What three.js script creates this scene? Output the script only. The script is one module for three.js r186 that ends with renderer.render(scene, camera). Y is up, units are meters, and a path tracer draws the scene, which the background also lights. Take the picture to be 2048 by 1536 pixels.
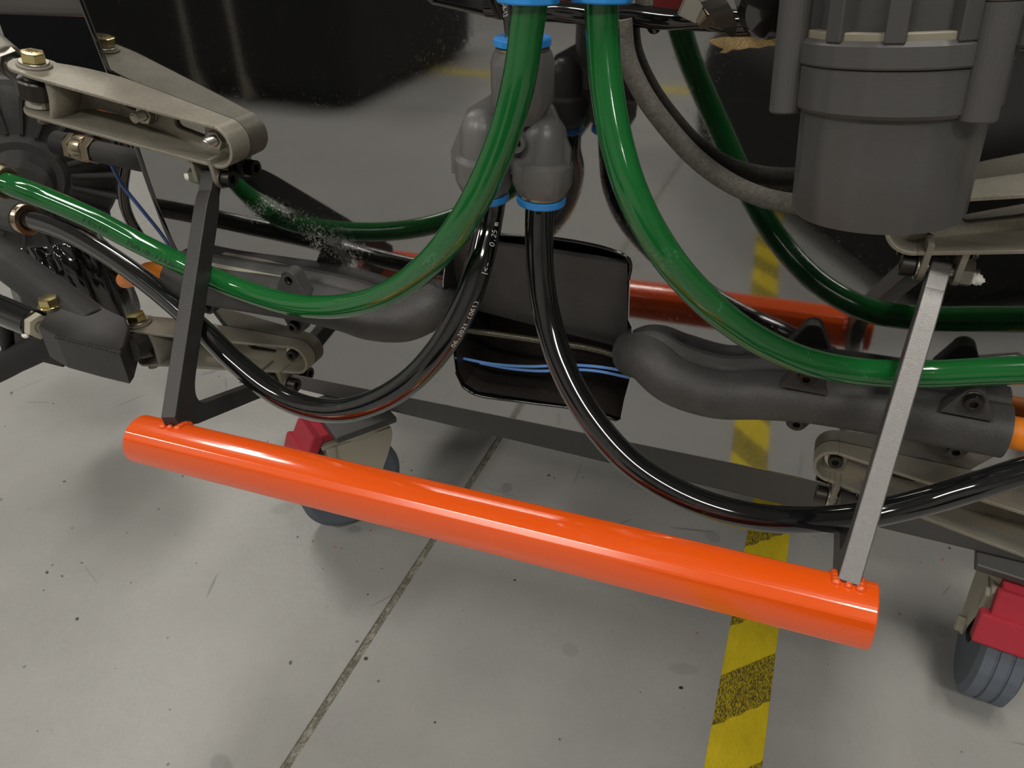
import * as THREE from 'three';
import { mergeGeometries, mergeVertices, toCreasedNormals } from 'three/addons/utils/BufferGeometryUtils.js';
import { RoundedBoxGeometry } from 'three/addons/geometries/RoundedBoxGeometry.js';
import { RectAreaLightUniformsLib } from 'three/addons/lights/RectAreaLightUniformsLib.js';

// ---------------------------------------------------------------- camera, light, exposure
const scene = new THREE.Scene();
const FOCAL = 1538;                                       // focal length in pixels of the 2048 x 1536 frame
const camera = new THREE.PerspectiveCamera(2 * Math.atan(768 / FOCAL) * 180 / Math.PI, 4 / 3, 0.02, 60);
const CAM = new THREE.Vector3(0, 0.69, 0.345);            // a phone held 0.35 m from the bulkhead, 0.69 m above the floor
const FWD = new THREE.Vector3(-0.29975, -0.55644, -0.77493).normalize();
camera.position.copy(CAM);
camera.up.set(0, 1, 0);
camera.lookAt(CAM.clone().add(FWD));
camera.updateMatrixWorld(true);
scene.background = new THREE.Color(0x1b1c1e);
RectAreaLightUniformsLib.init();
const renderer = new THREE.WebGLRenderer({ antialias: true });
renderer.toneMapping = THREE.LinearToneMapping;
renderer.toneMappingExposure = 1.27;
renderer.shadowMap.enabled = true;
// ceiling luminaires: [x, z, width x, width z, intensity]
const LAMPS = [[-2.6, -1.7, 0.6, 1.2, 9], [-1.35, 2.6, 1.2, 0.4, 21], [1.5, 2.6, 1.2, 0.4, 21], [0.38, 0.3, 0.26, 1.2, 20], [-3.4, 2.0, 0.4, 1.2, 16]];
const CEIL = 3.1;

// ---------------------------------------------------------------- measuring helpers
const RIGHT = new THREE.Vector3().crossVectors(FWD, camera.up).normalize(), UPV = new THREE.Vector3().crossVectors(RIGHT, FWD);
const ray = (px, py) => FWD.clone().addScaledVector(RIGHT, (px - 1024) / FOCAL).addScaledVector(UPV, (768 - py) / FOCAL);
// the point measured at (px, py) in the photograph that lies z metres in front of the bulkhead / at height y
const W = (px, py, z = 0) => { const d = ray(px, py); return CAM.clone().addScaledVector(d, (z - CAM.z) / d.z); };
const AtY = (px, py, y = 0) => { const d = ray(px, py); return CAM.clone().addScaledVector(d, (y - CAM.y) / d.y); };
const V = (x, y, z) => new THREE.Vector3(x, y, z);
const Y1 = V(0, 1, 0), Z1 = V(0, 0, 1), X1 = V(1, 0, 0);
let seed = 7;
const rnd = () => { seed = (seed * 1664525 + 1013904223) >>> 0; return seed / 4294967296; };

// ---------------------------------------------------------------- objects
const used = {};
const numbered = (n) => { used[n] = (used[n] ?? -1) + 1; return used[n] ? n + '_' + String(used[n]).padStart(3, '0') : n; };
function thing(name, label, category, group) {
  const g = new THREE.Group(); g.name = numbered(name); g.userData = { label, category };
  if (group) g.userData.group = group;
  scene.add(g); return g;
}
function part(name, geo, mat, parent, label) {
  const m = new THREE.Mesh(geo, mat); m.name = name; m.castShadow = m.receiveShadow = true;
  if (label) m.userData.label = label;
  parent.add(m); return m;
}
// parts are modelled in world coordinates; done() moves the thing's origin to its base
function done(g, base) {
  if (!base) { const b = new THREE.Box3().setFromObject(g); base = V((b.min.x + b.max.x) / 2, b.min.y, (b.min.z + b.max.z) / 2); }
  const seen = new Set();
  const top = (o) => { for (const c of o.children) { if (c.userData.placed) { c.position.sub(base); delete c.userData.placed; } else if (c.isMesh) { if (!seen.has(c.geometry)) { c.geometry.translate(-base.x, -base.y, -base.z); seen.add(c.geometry); } top(c); } else top(c); } };
  top(g); g.position.copy(base); return g;
}
function place(mesh, p, dir, spin = 0) {                   // a shared +Y geometry stood at p along dir
  mesh.position.copy(p); mesh.quaternion.setFromUnitVectors(Y1, dir.clone().normalize());
  if (spin) mesh.rotateY(spin);
  mesh.userData.placed = true; return mesh;
}
const merge = (...g) => mergeGeometries(g.flat().map((q) => { const n = q.index ? q.toNonIndexed() : q; for (const k of Object.keys(n.attributes)) if (!['position', 'normal', 'uv'].includes(k)) n.deleteAttribute(k); return n; }));
function applyM(geo, M) {
  geo.applyMatrix4(M);
  if (M.determinant() < 0) {
    if (geo.index) { const a = geo.index.array; for (let i = 0; i < a.length; i += 3) { const t = a[i]; a[i] = a[i + 1]; a[i + 1] = t; } }
    else for (const k of Object.keys(geo.attributes)) { const at = geo.attributes[k], n = at.itemSize; for (let i = 0; i < at.count; i += 3) for (let j = 0; j < n; j++) { const t = at.array[i * n + j]; at.array[i * n + j] = at.array[(i + 1) * n + j]; at.array[(i + 1) * n + j] = t; } }
  }
  return geo;
}
const along = (geo, p, dir) => geo.applyMatrix4(new THREE.Matrix4().compose(p, new THREE.Quaternion().setFromUnitVectors(Y1, dir.clone().normalize()), V(1, 1, 1)));
const box = (w, h, d, p, r = 0.0006) => { const g = new RoundedBoxGeometry(w, h, d, 2, Math.min(r, w / 2.1, h / 2.1, d / 2.1)); if (p) g.translate(p.x, p.y, p.z); return g; };
const lathe = (pts, seg = 32) => new THREE.LatheGeometry(pts.map(([r, y]) => new THREE.Vector2(Math.max(r, 1e-6), y)), seg);
const sharp = (g, a = 0.6) => toCreasedNormals(g, a);
const turned = (pts, p, dir, seg = 32) => along(sharp(lathe(pts, seg)), p, dir);
const cyl = (a, b, r, r2 = r, seg = 24) => { const L = a.distanceTo(b), c = Math.min(0.0006, r / 4, r2 / 4); return turned([[0, 0], [r - c, 0], [r, c], [r2, L - c], [r2 - c, L], [0, L]], a, b.clone().sub(a), seg); };
function hexGeo(R, h, hole = 0, bevel = 0.0005) {           // hexagonal prism along +Y, across corners 2R
  const s = new THREE.Shape(); for (let i = 0; i < 6; i++) { const a = i * Math.PI / 3; s[i ? 'lineTo' : 'moveTo'](R * Math.cos(a), R * Math.sin(a)); } s.closePath();
  if (hole) { const q = new THREE.Path(); q.absarc(0, 0, hole, 0, Math.PI * 2, true); s.holes.push(q); }
  const g = new THREE.ExtrudeGeometry(s, { depth: h - 2 * bevel, bevelEnabled: true, bevelThickness: bevel, bevelSize: bevel, bevelOffset: -bevel, bevelSegments: 2, curveSegments: 20 });
  g.translate(0, 0, bevel); g.rotateX(-Math.PI / 2); return g;
}
const plate = (shape, depth, bevel = 0.0004, seg = 16) => { const g = new THREE.ExtrudeGeometry(shape, { depth: depth - 2 * bevel, bevelEnabled: bevel > 0, bevelThickness: bevel, bevelSize: bevel, bevelOffset: -bevel, bevelSegments: 2, curveSegments: seg }); g.translate(0, 0, bevel); return g; };
const poly = (pts) => { const s = new THREE.Shape(); pts.forEach(([x, y], i) => s[i ? 'lineTo' : 'moveTo'](x, y)); s.closePath(); return s; };
const roundRect = (x0, y0, x1, y1, r, P = THREE.Path) => { const s = new P(); s.moveTo(x0 + r, y0); s.lineTo(x1 - r, y0); s.quadraticCurveTo(x1, y0, x1, y0 + r); s.lineTo(x1, y1 - r); s.quadraticCurveTo(x1, y1, x1 - r, y1); s.lineTo(x0 + r, y1); s.quadraticCurveTo(x0, y1, x0, y1 - r); s.lineTo(x0, y0 + r); s.quadraticCurveTo(x0, y0, x0 + r, y0); return s; };
const basis = (x, y, z, p) => new THREE.Matrix4().makeBasis(x, y, z).setPosition(p);
const curve = (pts) => new THREE.CatmullRomCurve3(pts, false, 'centripetal');
// swept round section with rounded ends, uv in metres
function sweep(c, r, seg = 160, rad = 24, a0 = 0, a1 = Math.PI * 2) {
  const fr = c.computeFrenetFrames(seg, false), L = c.getLength(), pos = [], nor = [], uv = [], idx = [];
  const rr = typeof r === 'function' ? r : () => r;
  for (let i = 0; i <= seg; i++) {
    const p = c.getPointAt(i / seg), R = rr(i / seg);
    for (let j = 0; j <= rad; j++) {
      const a = a0 + (a1 - a0) * j / rad, n = fr.normals[i].clone().multiplyScalar(Math.cos(a)).addScaledVector(fr.binormals[i], Math.sin(a));
      pos.push(p.x + R * n.x, p.y + R * n.y, p.z + R * n.z); nor.push(n.x, n.y, n.z); uv.push(i / seg * L, j / rad * (a1 - a0) * R);
    }
  }
  const w = rad + 1;
  for (let i = 0; i < seg; i++) for (let j = 0; j < rad; j++) { const q = i * w + j; idx.push(q, q + 1, q + w, q + 1, q + w + 1, q + w); }
  for (const [i, s] of [[0, -1], [seg, 1]]) {                // end caps
    const p = c.getPointAt(i / seg), t = fr.tangents[i], o = pos.length / 3;
    pos.push(p.x, p.y, p.z); nor.push(s * t.x, s * t.y, s * t.z); uv.push(0, 0);
    for (let j = 0; j <= rad; j++) { const k = (i * w + j) * 3; pos.push(pos[k], pos[k + 1], pos[k + 2]); nor.push(s * t.x, s * t.y, s * t.z); uv.push(0.001, 0.001); }
    for (let j = 0; j < rad; j++) s > 0 ? idx.push(o, o + 1 + j, o + 2 + j) : idx.push(o, o + 2 + j, o + 1 + j);
  }
  const g = new THREE.BufferGeometry();
  g.setAttribute('position', new THREE.Float32BufferAttribute(pos, 3)); g.setAttribute('normal', new THREE.Float32BufferAttribute(nor, 3)); g.setAttribute('uv', new THREE.Float32BufferAttribute(uv, 2)); g.setIndex(idx);
  return g;
}

// ---------------------------------------------------------------- procedural textures
function lattice(n, s) { let q = s >>> 0 || 1; const a = new Float32Array(n * n); for (let i = 0; i < a.length; i++) { q = (q * 1664525 + 1013904223) >>> 0; a[i] = q / 4294967296; } return a; }
function noiseField(size, octaves, s) {                     // tileable value noise; octaves: [cells, amount]
  const out = new Float32Array(size * size);
  octaves.forEach(([n, amt], k) => {
    const L = lattice(n, s + k * 977);
    for (let y = 0; y < size; y++) {
      const fy = y * n / size, y0 = Math.floor(fy), ty = fy - y0, sy = ty * ty * (3 - 2 * ty), r0 = (y0 % n) * n, r1 = ((y0 + 1) % n) * n;
      for (let x = 0; x < size; x++) {
        const fx = x * n / size, x0 = Math.floor(fx), tx = fx - x0, sx = tx * tx * (3 - 2 * tx), c0 = x0 % n, c1 = (x0 + 1) % n;
        const a = L[r0 + c0] + (L[r0 + c1] - L[r0 + c0]) * sx, b = L[r1 + c0] + (L[r1 + c1] - L[r1 + c0]) * sx;
        out[y * size + x] += (a + (b - a) * sy - 0.5) * amt;
      }
    }
  });
  return out;
}
function dataTex(size, fn, { metres = 1, srgb = true, h = size } = {}) {
  const d = new Uint8Array(size * h * 4);
  for (let y = 0; y < h; y++) for (let x = 0; x < size; x++) { const i = y * size + x, c = fn(i, x, y); for (let k = 0; k < 3; k++) d[i * 4 + k] = Math.max(0, Math.min(255, c[k])); d[i * 4 + 3] = c[3] ?? 255; }
  const t = new THREE.DataTexture(d, size, h); t.wrapS = t.wrapT = THREE.RepeatWrapping; t.magFilter = THREE.LinearFilter; t.minFilter = THREE.LinearMipmapLinearFilter; t.generateMipmaps = true;
  if (srgb) t.colorSpace = THREE.SRGBColorSpace;
  t.repeat.set(1 / metres, 1 / metres); t.needsUpdate = true; return t;
}
function blots(size, list) {                                // list of [x, y, rx, ry, angle, strength]: soft-edged spots on a tile
  const f = new Float32Array(size * size);
  for (const [cx, cy, rx, ry, a, s] of list) {
    const R = Math.ceil(Math.max(rx, ry) * 1.6), ca = Math.cos(a), sa = Math.sin(a);
    for (let y = -R; y <= R; y++) for (let x = -R; x <= R; x++) {
      const u = (x * ca + y * sa) / rx, v = (-x * sa + y * ca) / ry, d = u * u + v * v;
      if (d < 2) { const i = ((Math.round(cy) + y + size * 4) % size) * size + (Math.round(cx) + x + size * 4) % size; f[i] = Math.max(f[i], s * Math.max(0, Math.min(1, 2 - d * 1.4))); }
    }
  }
  return f;
}

// painted concrete: faint mottling, grit, small scuffs
const FS = 2048, FM = 1.5;
const floorTex = (() => {
  const n = noiseField(FS, [[6, 7], [19, 5], [70, 3.5], [300, 3], [1024, 5]], 11), l = [];
  for (let i = 0; i < 520; i++) { const r = 0.7 + rnd() * rnd() * 3.4; l.push([rnd() * FS, rnd() * FS, r, r * (0.5 + rnd() * 0.5), rnd() * 3, 0.2 + rnd() * 0.6]); }
  for (let i = 0; i < 46; i++) l.push([rnd() * FS, rnd() * FS, 8 + rnd() * 34, 0.8 + rnd() * 1.2, rnd() * 3.1, 0.08 + rnd() * 0.2]);
  for (let i = 0; i < 40; i++) l.push([rnd() * FS, rnd() * FS, 6 + rnd() * 16, 4 + rnd() * 9, rnd() * 3.1, 0.04 + rnd() * 0.07]);
  const d = blots(FS, l);
  const red = blots(FS, [...Array(9)].map(() => [rnd() * FS, rnd() * FS, 3, 1.6, rnd() * 3, 0.6]));
  return dataTex(FS, (i) => { const b = 166 + n[i], k = 1 - d[i]; return [b * k + 30 * red[i], (b - 0.5) * k * (1 - 0.5 * red[i]), (b - 3) * k * (1 - 0.6 * red[i])]; }, { metres: FM });
})();
const orange = noiseField(512, [[24, 1.0], [70, 0.6]], 5);
const floorBump = dataTex(512, (i) => { const v = 128 + orange[i] * 90; return [v, v, v]; }, { metres: 0.2, srgb: false });
const grainN = noiseField(512, [[60, 0.5], [160, 0.8], [256, 0.9]], 3);
const grain = (m) => dataTex(512, (i) => { const v = 128 + grainN[i] * 90; return [v, v, v]; }, { metres: m, srgb: false });
const fineGrain = grain(0.05), castGrain = grain(0.09);

// black lacquer with settled dust specks and two powdery smears left of the middle
const PS = 2048, PM = 0.64;
const [lacquer, lacquerMR] = (() => {
  const n = noiseField(PS, [[9, 1], [40, 0.8]], 21), f = noiseField(PS, [[512, 1], [1024, 1.2]], 23), l = [];
  for (let i = 0; i < 3600; i++) l.push([rnd() * PS, rnd() * PS, 0.5 + rnd() * 0.5, 0.5 + rnd() * 0.4, rnd() * 3, 0.10 + rnd() * rnd() * 0.5]);
  for (let i = 0; i < 130; i++) l.push([rnd() * PS, rnd() * PS, 2 + rnd() * 5, 0.4, rnd() * 3, 0.12 + rnd() * 0.2]);
  const d = blots(PS, l);
  const smear = [[W(642, 492), 0.012, 0.005, -0.7], [W(700, 530), 0.012, 0.006, -0.8], [W(515, 420), 0.010, 0.004, 0.5], [W(620, 450), 0.024, 0.007, -0.3]].map(([p, a, b, g]) => [p.x, p.y, a, b, g]);
  const dust = new Float32Array(PS * PS);
  for (let y = 0, i = 0; y < PS; y++) for (let x = 0; x < PS; x++, i++) {
    let v = d[i] * 0.8 + Math.max(0, f[i] * 0.16 + n[i] * 0.04 - 0.05);
    const X = x / PS * PM, Yy = y / PS * PM;
    for (const [cx, cy, a, b, g] of smear) { let dx = X - cx; dx -= PM * Math.round(dx / PM); let dy = Yy - cy; dy -= PM * Math.round(dy / PM); const u = (dx * Math.cos(g) + dy * Math.sin(g)) / a, w = (-dx * Math.sin(g) + dy * Math.cos(g)) / b, q = u * u + w * w; if (q < 4) v += Math.max(0, f[i] + 0.34) * 0.42 * Math.exp(-q * 0.8); }
    dust[i] = Math.min(1, v);
  }
  return [dataTex(PS, (i) => { const v = dust[i]; return [7 + 175 * v, 7 + 170 * v, 7 + 158 * v]; }, { metres: PM }), dataTex(PS, (i) => { const v = dust[i]; return [0, 11 + 180 * v, 0]; }, { metres: PM, srgb: false })];
})();
const waves = noiseField(512, [[5, 1], [11, 0.35]], 31);
const waveBump = dataTex(512, (i) => { const v = 128 + waves[i] * 90; return [v, v, v]; }, { metres: 0.5, srgb: false });
// dust on rubber, and worn machined steel
const jointN = noiseField(512, [[20, 0.6], [70, 0.8], [200, 1]], 35);
const jointMap = dataTex(512, (i) => { const v = 138 + jointN[i] * 60; return [v, v - 4, v - 16]; }, { metres: 0.12 });
const rubN = noiseField(512, [[30, 0.8], [128, 0.9], [256, 1.2]], 41);
const rubberMap = dataTex(512, (i) => { const v = 96 + rubN[i] * 24; return [v + 3, v, v - 5]; }, { metres: 0.035 });
const steelN = noiseField(512, [[12, 0.5], [64, 0.8], [200, 0.9]], 51);
const steelMap = dataTex(512, (i) => { const v = 118 + steelN[i] * 9; return [v + 1, v, v - 1]; }, { metres: 0.022 });
const alN = noiseField(512, [[7, 0.7], [60, 0.5], [220, 0.9]], 61);
const alMap = dataTex(512, (i) => { const v = 152 + alN[i] * 20; return [v + 3, v - 2, v - 14]; }, { metres: 0.08 });
const dirtyShadedAlMap = dataTex(512, (i) => { const v = 138 + alN[i] * 22, b = Math.max(0, alN[i] * 1.5) * 30; return [v + 3 - b * 0.6, v - b, v - 9 - b * 1.6]; }, { metres: 0.06 });  // dirt mottle; base tone also darkened for the shade on the lower brackets
const plasN = noiseField(512, [[10, 0.6], [120, 0.5], [256, 0.8]], 71);
const plasticMap = (b, s = 1, m = 0.08) => dataTex(256, (i, x, y) => { const v = b + plasN[(y * 2) * 512 + x * 2] * 12 * s; return [v + 1, v, v]; }, { metres: m });
const scuffTex = (base, amount, m, sd) => { const n = noiseField(512, [[8, 0.8], [30, 0.7], [200, 0.8]], sd); return dataTex(512, (i) => { const t = Math.max(0, n[i] - 0.42) * amount; return base.map((c) => c + (215 - c) * Math.min(0.7, t)); }, { metres: m }); };

// ---------------------------------------------------------------- materials
const std = (o) => new THREE.MeshStandardMaterial(o), phy = (o) => new THREE.MeshPhysicalMaterial(o);
const M = {
  floor: phy({ map: floorTex, bumpMap: floorBump, bumpScale: 0.00025, roughness: 0.36, ior: 1.5 }),
  joint: std({ map: jointMap, bumpMap: castGrain, bumpScale: 0.0012, roughness: 0.95 }),
  lacquer: phy({ map: lacquer, roughnessMap: lacquerMR, roughness: 1, ior: 3.8, bumpMap: waveBump, bumpScale: 0.0003 }),
  gloss: phy({ color: 0x0a0a0b, roughness: 0.12, clearcoat: 0.8, clearcoatRoughness: 0.06 }),
  satin: std({ map: plasticMap(66, 1), roughness: 0.55, bumpMap: fineGrain, bumpScale: 0.00008 }),
  printed: std({ map: plasticMap(68, 1.2), roughness: 0.55, bumpMap: castGrain, bumpScale: 0.00022 }),
  pump: std({ map: plasticMap(80, 0.6), roughness: 0.42 }),
  pumpTop: std({ map: plasticMap(72, 0.6), roughness: 0.5 }),
  slot: std({ color: 0x8d8778, roughness: 0.6 }),  // paler than the pump, painting the light caught between its ribs
  fitting: std({ map: plasticMap(104, 0.5), roughness: 0.36 }),
  blue: phy({ color: 0x2f9bf4, roughness: 0.35, clearcoat: 0.3 }),
  green: phy({ map: scuffTex([30, 120, 56], 0.75, 0.21, 81), roughness: 0.09, ior: 1.5, transmission: 0.35, thickness: 0.012, attenuationColor: new THREE.Color(0.2, 0.75, 0.3), attenuationDistance: 0.012, clearcoat: 0.6, clearcoatRoughness: 0.05 }),
  black: phy({ map: scuffTex([13, 13, 15], 0.35, 0.17, 91), roughness: 0.1, ior: 1.55, clearcoat: 1, clearcoatRoughness: 0.04 }),
  rubber: std({ map: rubberMap, roughness: 0.85, bumpMap: fineGrain, bumpScale: 0.0003 }),
  alu: std({ map: alMap, metalness: 0.45, roughness: 0.5, bumpMap: fineGrain, bumpScale: 0.00006 }),
  dirtyShadedAlu: std({ map: dirtyShadedAlMap, metalness: 0.35, roughness: 0.6, bumpMap: fineGrain, bumpScale: 0.0001 }),
  steel: std({ color: 0xb9b5ad, metalness: 1, roughness: 0.3 }),
  darkSteel: std({ color: 0x4a4744, metalness: 0.9, roughness: 0.38 }),
  brass: std({ color: 0xd6c890, metalness: 1, roughness: 0.22 }),
  nickel: std({ color: 0xb7aa92, metalness: 1, roughness: 0.28 }),
  bare: std({ map: steelMap, metalness: 0.75, roughness: 0.45, bumpMap: fineGrain, bumpScale: 0.00008 }),
  powder: std({ map: plasticMap(50, 0.8), roughness: 0.45, bumpMap: fineGrain, bumpScale: 0.00012 }),
  orange: phy({ color: 0xf45a0e, roughness: 0.2, clearcoat: 1, clearcoatRoughness: 0.08 }),
  cable: std({ color: 0xf58a12, roughness: 0.5 }),
  wire: std({ color: 0x6ea4ee, roughness: 0.4 }),
  navy: std({ color: 0x4a6ba8, roughness: 0.4 }),
  red: std({ color: 0xd43a4c, roughness: 0.5, bumpMap: castGrain, bumpScale: 0.0003 }),
  darkred: std({ color: 0x5a0d0f, roughness: 0.4 }),
  tread: std({ color: 0x68707c, roughness: 0.75 }),
  zinc: std({ color: 0xc2bdac, metalness: 0.1, roughness: 0.6, bumpMap: castGrain, bumpScale: 0.0002 }),
  beam: std({ map: plasticMap(84, 0.7), roughness: 0.45 }),
  housing: std({ map: plasticMap(64, 1.2), roughness: 0.5, bumpMap: castGrain, bumpScale: 0.0002 }),
  white: std({ color: 0xf2f2ee, roughness: 0.5 }),
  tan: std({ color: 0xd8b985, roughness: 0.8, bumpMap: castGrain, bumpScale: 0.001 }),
  wall: std({ color: 0xbbbab8, roughness: 0.9 }),
  tyre: std({ color: 0x121214, roughness: 0.7 }),
};
M.recess = std({ map: scuffTex([44, 40, 38], 0.25, 0.09, 131), roughness: 0.4, bumpMap: castGrain, bumpScale: 0.0006 });
M.braid = std({ color: 0x8d8878, metalness: 0.9, roughness: 0.35 });

// ---------------------------------------------------------------- the room
const floor = new THREE.Group(); floor.name = 'floor'; floor.userData.kind = 'structure'; scene.add(floor);
const JX = -0.3375, JZ = 2.1, JW = 0.0042;
const slab = (x0, x1, z0, z1) => {
  const s = poly([[x0, -z0], [x1, -z0], [x1, -z1], [x0, -z1]]);
  const g = plate(s, 0.12, 0.0008); g.rotateX(-Math.PI / 2); g.translate(0, -0.12, 0); part('slab', g, M.floor, floor);
};
slab(-5, JX - JW, -5, JZ - JW); slab(JX + JW, 5, -5, JZ - JW); slab(-5, JX - JW, JZ + JW, 5); slab(JX + JW, 5, JZ + JW, 5);
const strip = (w, d, x, z) => { const g = new THREE.BoxGeometry(w, 0.1, d, Math.max(1, Math.round(w / 0.01)), 1, Math.max(1, Math.round(d / 0.006))), p = g.attributes.position, q = g.attributes.uv; for (let i = 0; i < p.count; i++) { if (p.getY(i) > 0) p.setY(i, 0.05 + (Math.sin(p.getZ(i) * 210) * Math.sin(p.getX(i) * 190 + p.getZ(i) * 77)) * 0.0003); q.setXY(i, p.getX(i), p.getZ(i)); } g.computeVertexNormals(); g.translate(x, -0.0514, z); return g; };
part('joint_filler', strip(0.0084, 10, JX, 0), M.joint, floor, 'grey grit-filled joint between the floor slabs');
part('joint_filler', strip(10, 0.0084, 0, JZ), M.joint, floor);
const struct = (name, w, h, d, x, y, z) => { const m = part(name, box(w, h, d, null, 0.002), M.wall, scene); m.position.set(x, y, z); m.userData.kind = 'structure'; return m; };
struct('ceiling', 10.4, 0.2, 10.4, 0, CEIL + 0.2, 0);
struct('wall_left', 0.2, CEIL + 0.1, 10.4, -5.1, (CEIL + 0.1) / 2, 0);
struct('wall_right', 0.2, CEIL + 0.1, 10.4, 5.1, (CEIL + 0.1) / 2, 0);
struct('wall_front', 10.4, CEIL + 0.1, 0.2, 0, (CEIL + 0.1) / 2, 5.1);
struct('wall_back', 10.4, CEIL + 0.1, 0.2, 0, (CEIL + 0.1) / 2, -5.1);
const lampLabels = ['white ceiling light panel above the far left of the workshop', 'long white ceiling light behind the photographer', 'long white ceiling light behind and right of the photographer', 'narrow white ceiling light straight above the car', 'long white ceiling light near the left wall'];
LAMPS.forEach(([x, z, w, d, I], i) => {
  const t = thing('ceiling_light', lampLabels[i], 'ceiling light', 'workshop ceiling lights');
  part('frame', box(w + 0.05, 0.06, d + 0.05, V(x, CEIL + 0.075, z), 0.004), M.white, t);
  const g = box(w, 0.012, d, V(x, CEIL + 0.04, z), 0.002);
  part('diffuser', g, std({ color: 0xffffff, emissive: 0xfffaf2, emissiveIntensity: 4 }), t);
  const L = new THREE.RectAreaLight(0xfffaf0, I, w, d); L.position.set(x, CEIL + 0.03, z); L.rotation.x = -Math.PI / 2; L.name = 'lamp_light'; scene.add(L);
  done(t, V(x, CEIL + 0.1, z));
});

// worn yellow tape with diagonal black bands, 50 mm wide
const tapeTex = (() => {
  const Wd = 256, H = 2048, n = noiseField(2048, [[260, 1], [420, 0.7]], 101), g = noiseField(512, [[6, 1], [40, 0.8]], 103);
  return dataTex(Wd, (i, x, y) => {                          // v runs along the tape, 0.508 m (four 127 mm repeats)
    const u = x / Wd * 0.05, v = y / H * 0.508; let ph = ((v + 0.191 + 0.508 - u * 0.98 - (-0.0)) % 0.127 + 0.127) % 0.127;
    const edge = 0.0012 * Math.sin(y * 0.11), black = ph > 0.066 + edge;
    const q = n[(y % 2048) * 2048 + x * 4] + 0, worn = q > 0.02 ? 1 : q > -0.08 ? 0.55 : 0, m = g[(y % 512) * 512 + (x * 2) % 512] * 16;
    const ye = [216 + m, 192 + m, 34 + m * 0.4], bk = [74 + m, 68 + m, 40];
    return black ? bk.map((c, k) => c + (ye[k] * 0.86 - c) * worn) : ye;
  }, { h: H, metres: 1 });
})();
tapeTex.repeat.set(1 / 0.05, 1 / 0.508);
const yellowTex = (() => { const n = noiseField(512, [[8, 1], [60, 0.8]], 113); return dataTex(512, (i) => { const m = n[i] * 18; return [206 + m, 186 + m, 44 + m]; }, { metres: 0.2 }); })();
function tapeGeo(x0, x1, z0, z1) { const g = new THREE.BoxGeometry(Math.abs(x1 - x0), 0.0003, Math.abs(z1 - z0), 1, 1, 120); g.translate((x0 + x1) / 2, 0.00015, (z0 + z1) / 2); const u = g.attributes.uv, p = g.attributes.position; for (let i = 0; i < u.count; i++) u.setXY(i, p.getX(i), -p.getZ(i)); return g; }
{
  const t = thing('hazard_tape', 'yellow floor tape with worn black diagonal bands running under the orange bar', 'floor tape');
  const g = tapeGeo(0.0235, 0.0735, 3.2, -2.2), u = g.attributes.uv, p = g.attributes.position;
  for (let i = 0; i < u.count; i++) u.setXY(i, p.getX(i) - 0.0235, -(p.getZ(i)));
  { const c0 = -0.05; for (let i = 0; i < p.count; i++) if (p.getZ(i) > c0) p.setX(i, p.getX(i) - (p.getZ(i) - c0) * 0.066); }
  part('tape_strip', g, std({ map: tapeTex, roughness: 0.55 }), t); done(t);
  const t2 = thing('floor_tape', 'plain yellow floor tape far behind, mirrored in the black bulkhead', 'floor tape');
  part('tape_strip', tapeGeo(-4.2, 2.4, 2.64, 2.72), std({ map: yellowTex, roughness: 0.6 }), t2); done(t2);
}

// ---------------------------------------------------------------- bulkhead of the car
const body = thing('car_body', 'glossy black rear bulkhead of a race car with a cut-out in its middle', 'car body');
const xy = (px, py) => { const p = W(px, py); return [p.x, p.y]; };
const mir = ([x, y]) => [-0.2385 - x, y + 0.004];
const leftEdge = [[155, 0], [200, 115], [247, 235], [300, 390], [345, 500], [400, 590], [470, 680], [545, 738], [562, 746]].map((p) => xy(...p));
const leftTop = [leftEdge[0][0] - 0.03, 0.80];
const outline = [...leftEdge, xy(752, 783), xy(860, 805), xy(1260, 886), xy(1463, 927), xy(1640, 965), mir(leftEdge[7]), mir(leftEdge[6]), mir(leftEdge[5]), mir(leftEdge[4]), mir(leftEdge[3]), mir(leftEdge[2]), mir(leftEdge[1]), [0.16, 0.6365], [-0.14, 0.6355], [-0.172, 0.64], [-0.2, 0.66], [-0.24, 0.80], leftTop];
const outShape = poly(outline);
const hole = [[900, 466], [1000, 470], [1100, 477], [1180, 490], [1225, 502], [1256, 517], [1262, 532], [1257, 560], [1255, 640], [1262, 655], [1262, 745], [1247, 800], [1240, 836], [1232, 840], [1180, 822], [1060, 805], [950, 788], [925, 772], [912, 745], [905, 690], [900, 640], [885, 628], [888, 560]].map((p) => xy(...p));
const hp = new THREE.Path(); hole.forEach(([x, y], i) => hp[i ? 'lineTo' : 'moveTo'](x, y)); hp.closePath(); outShape.holes.push(hp);
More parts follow.
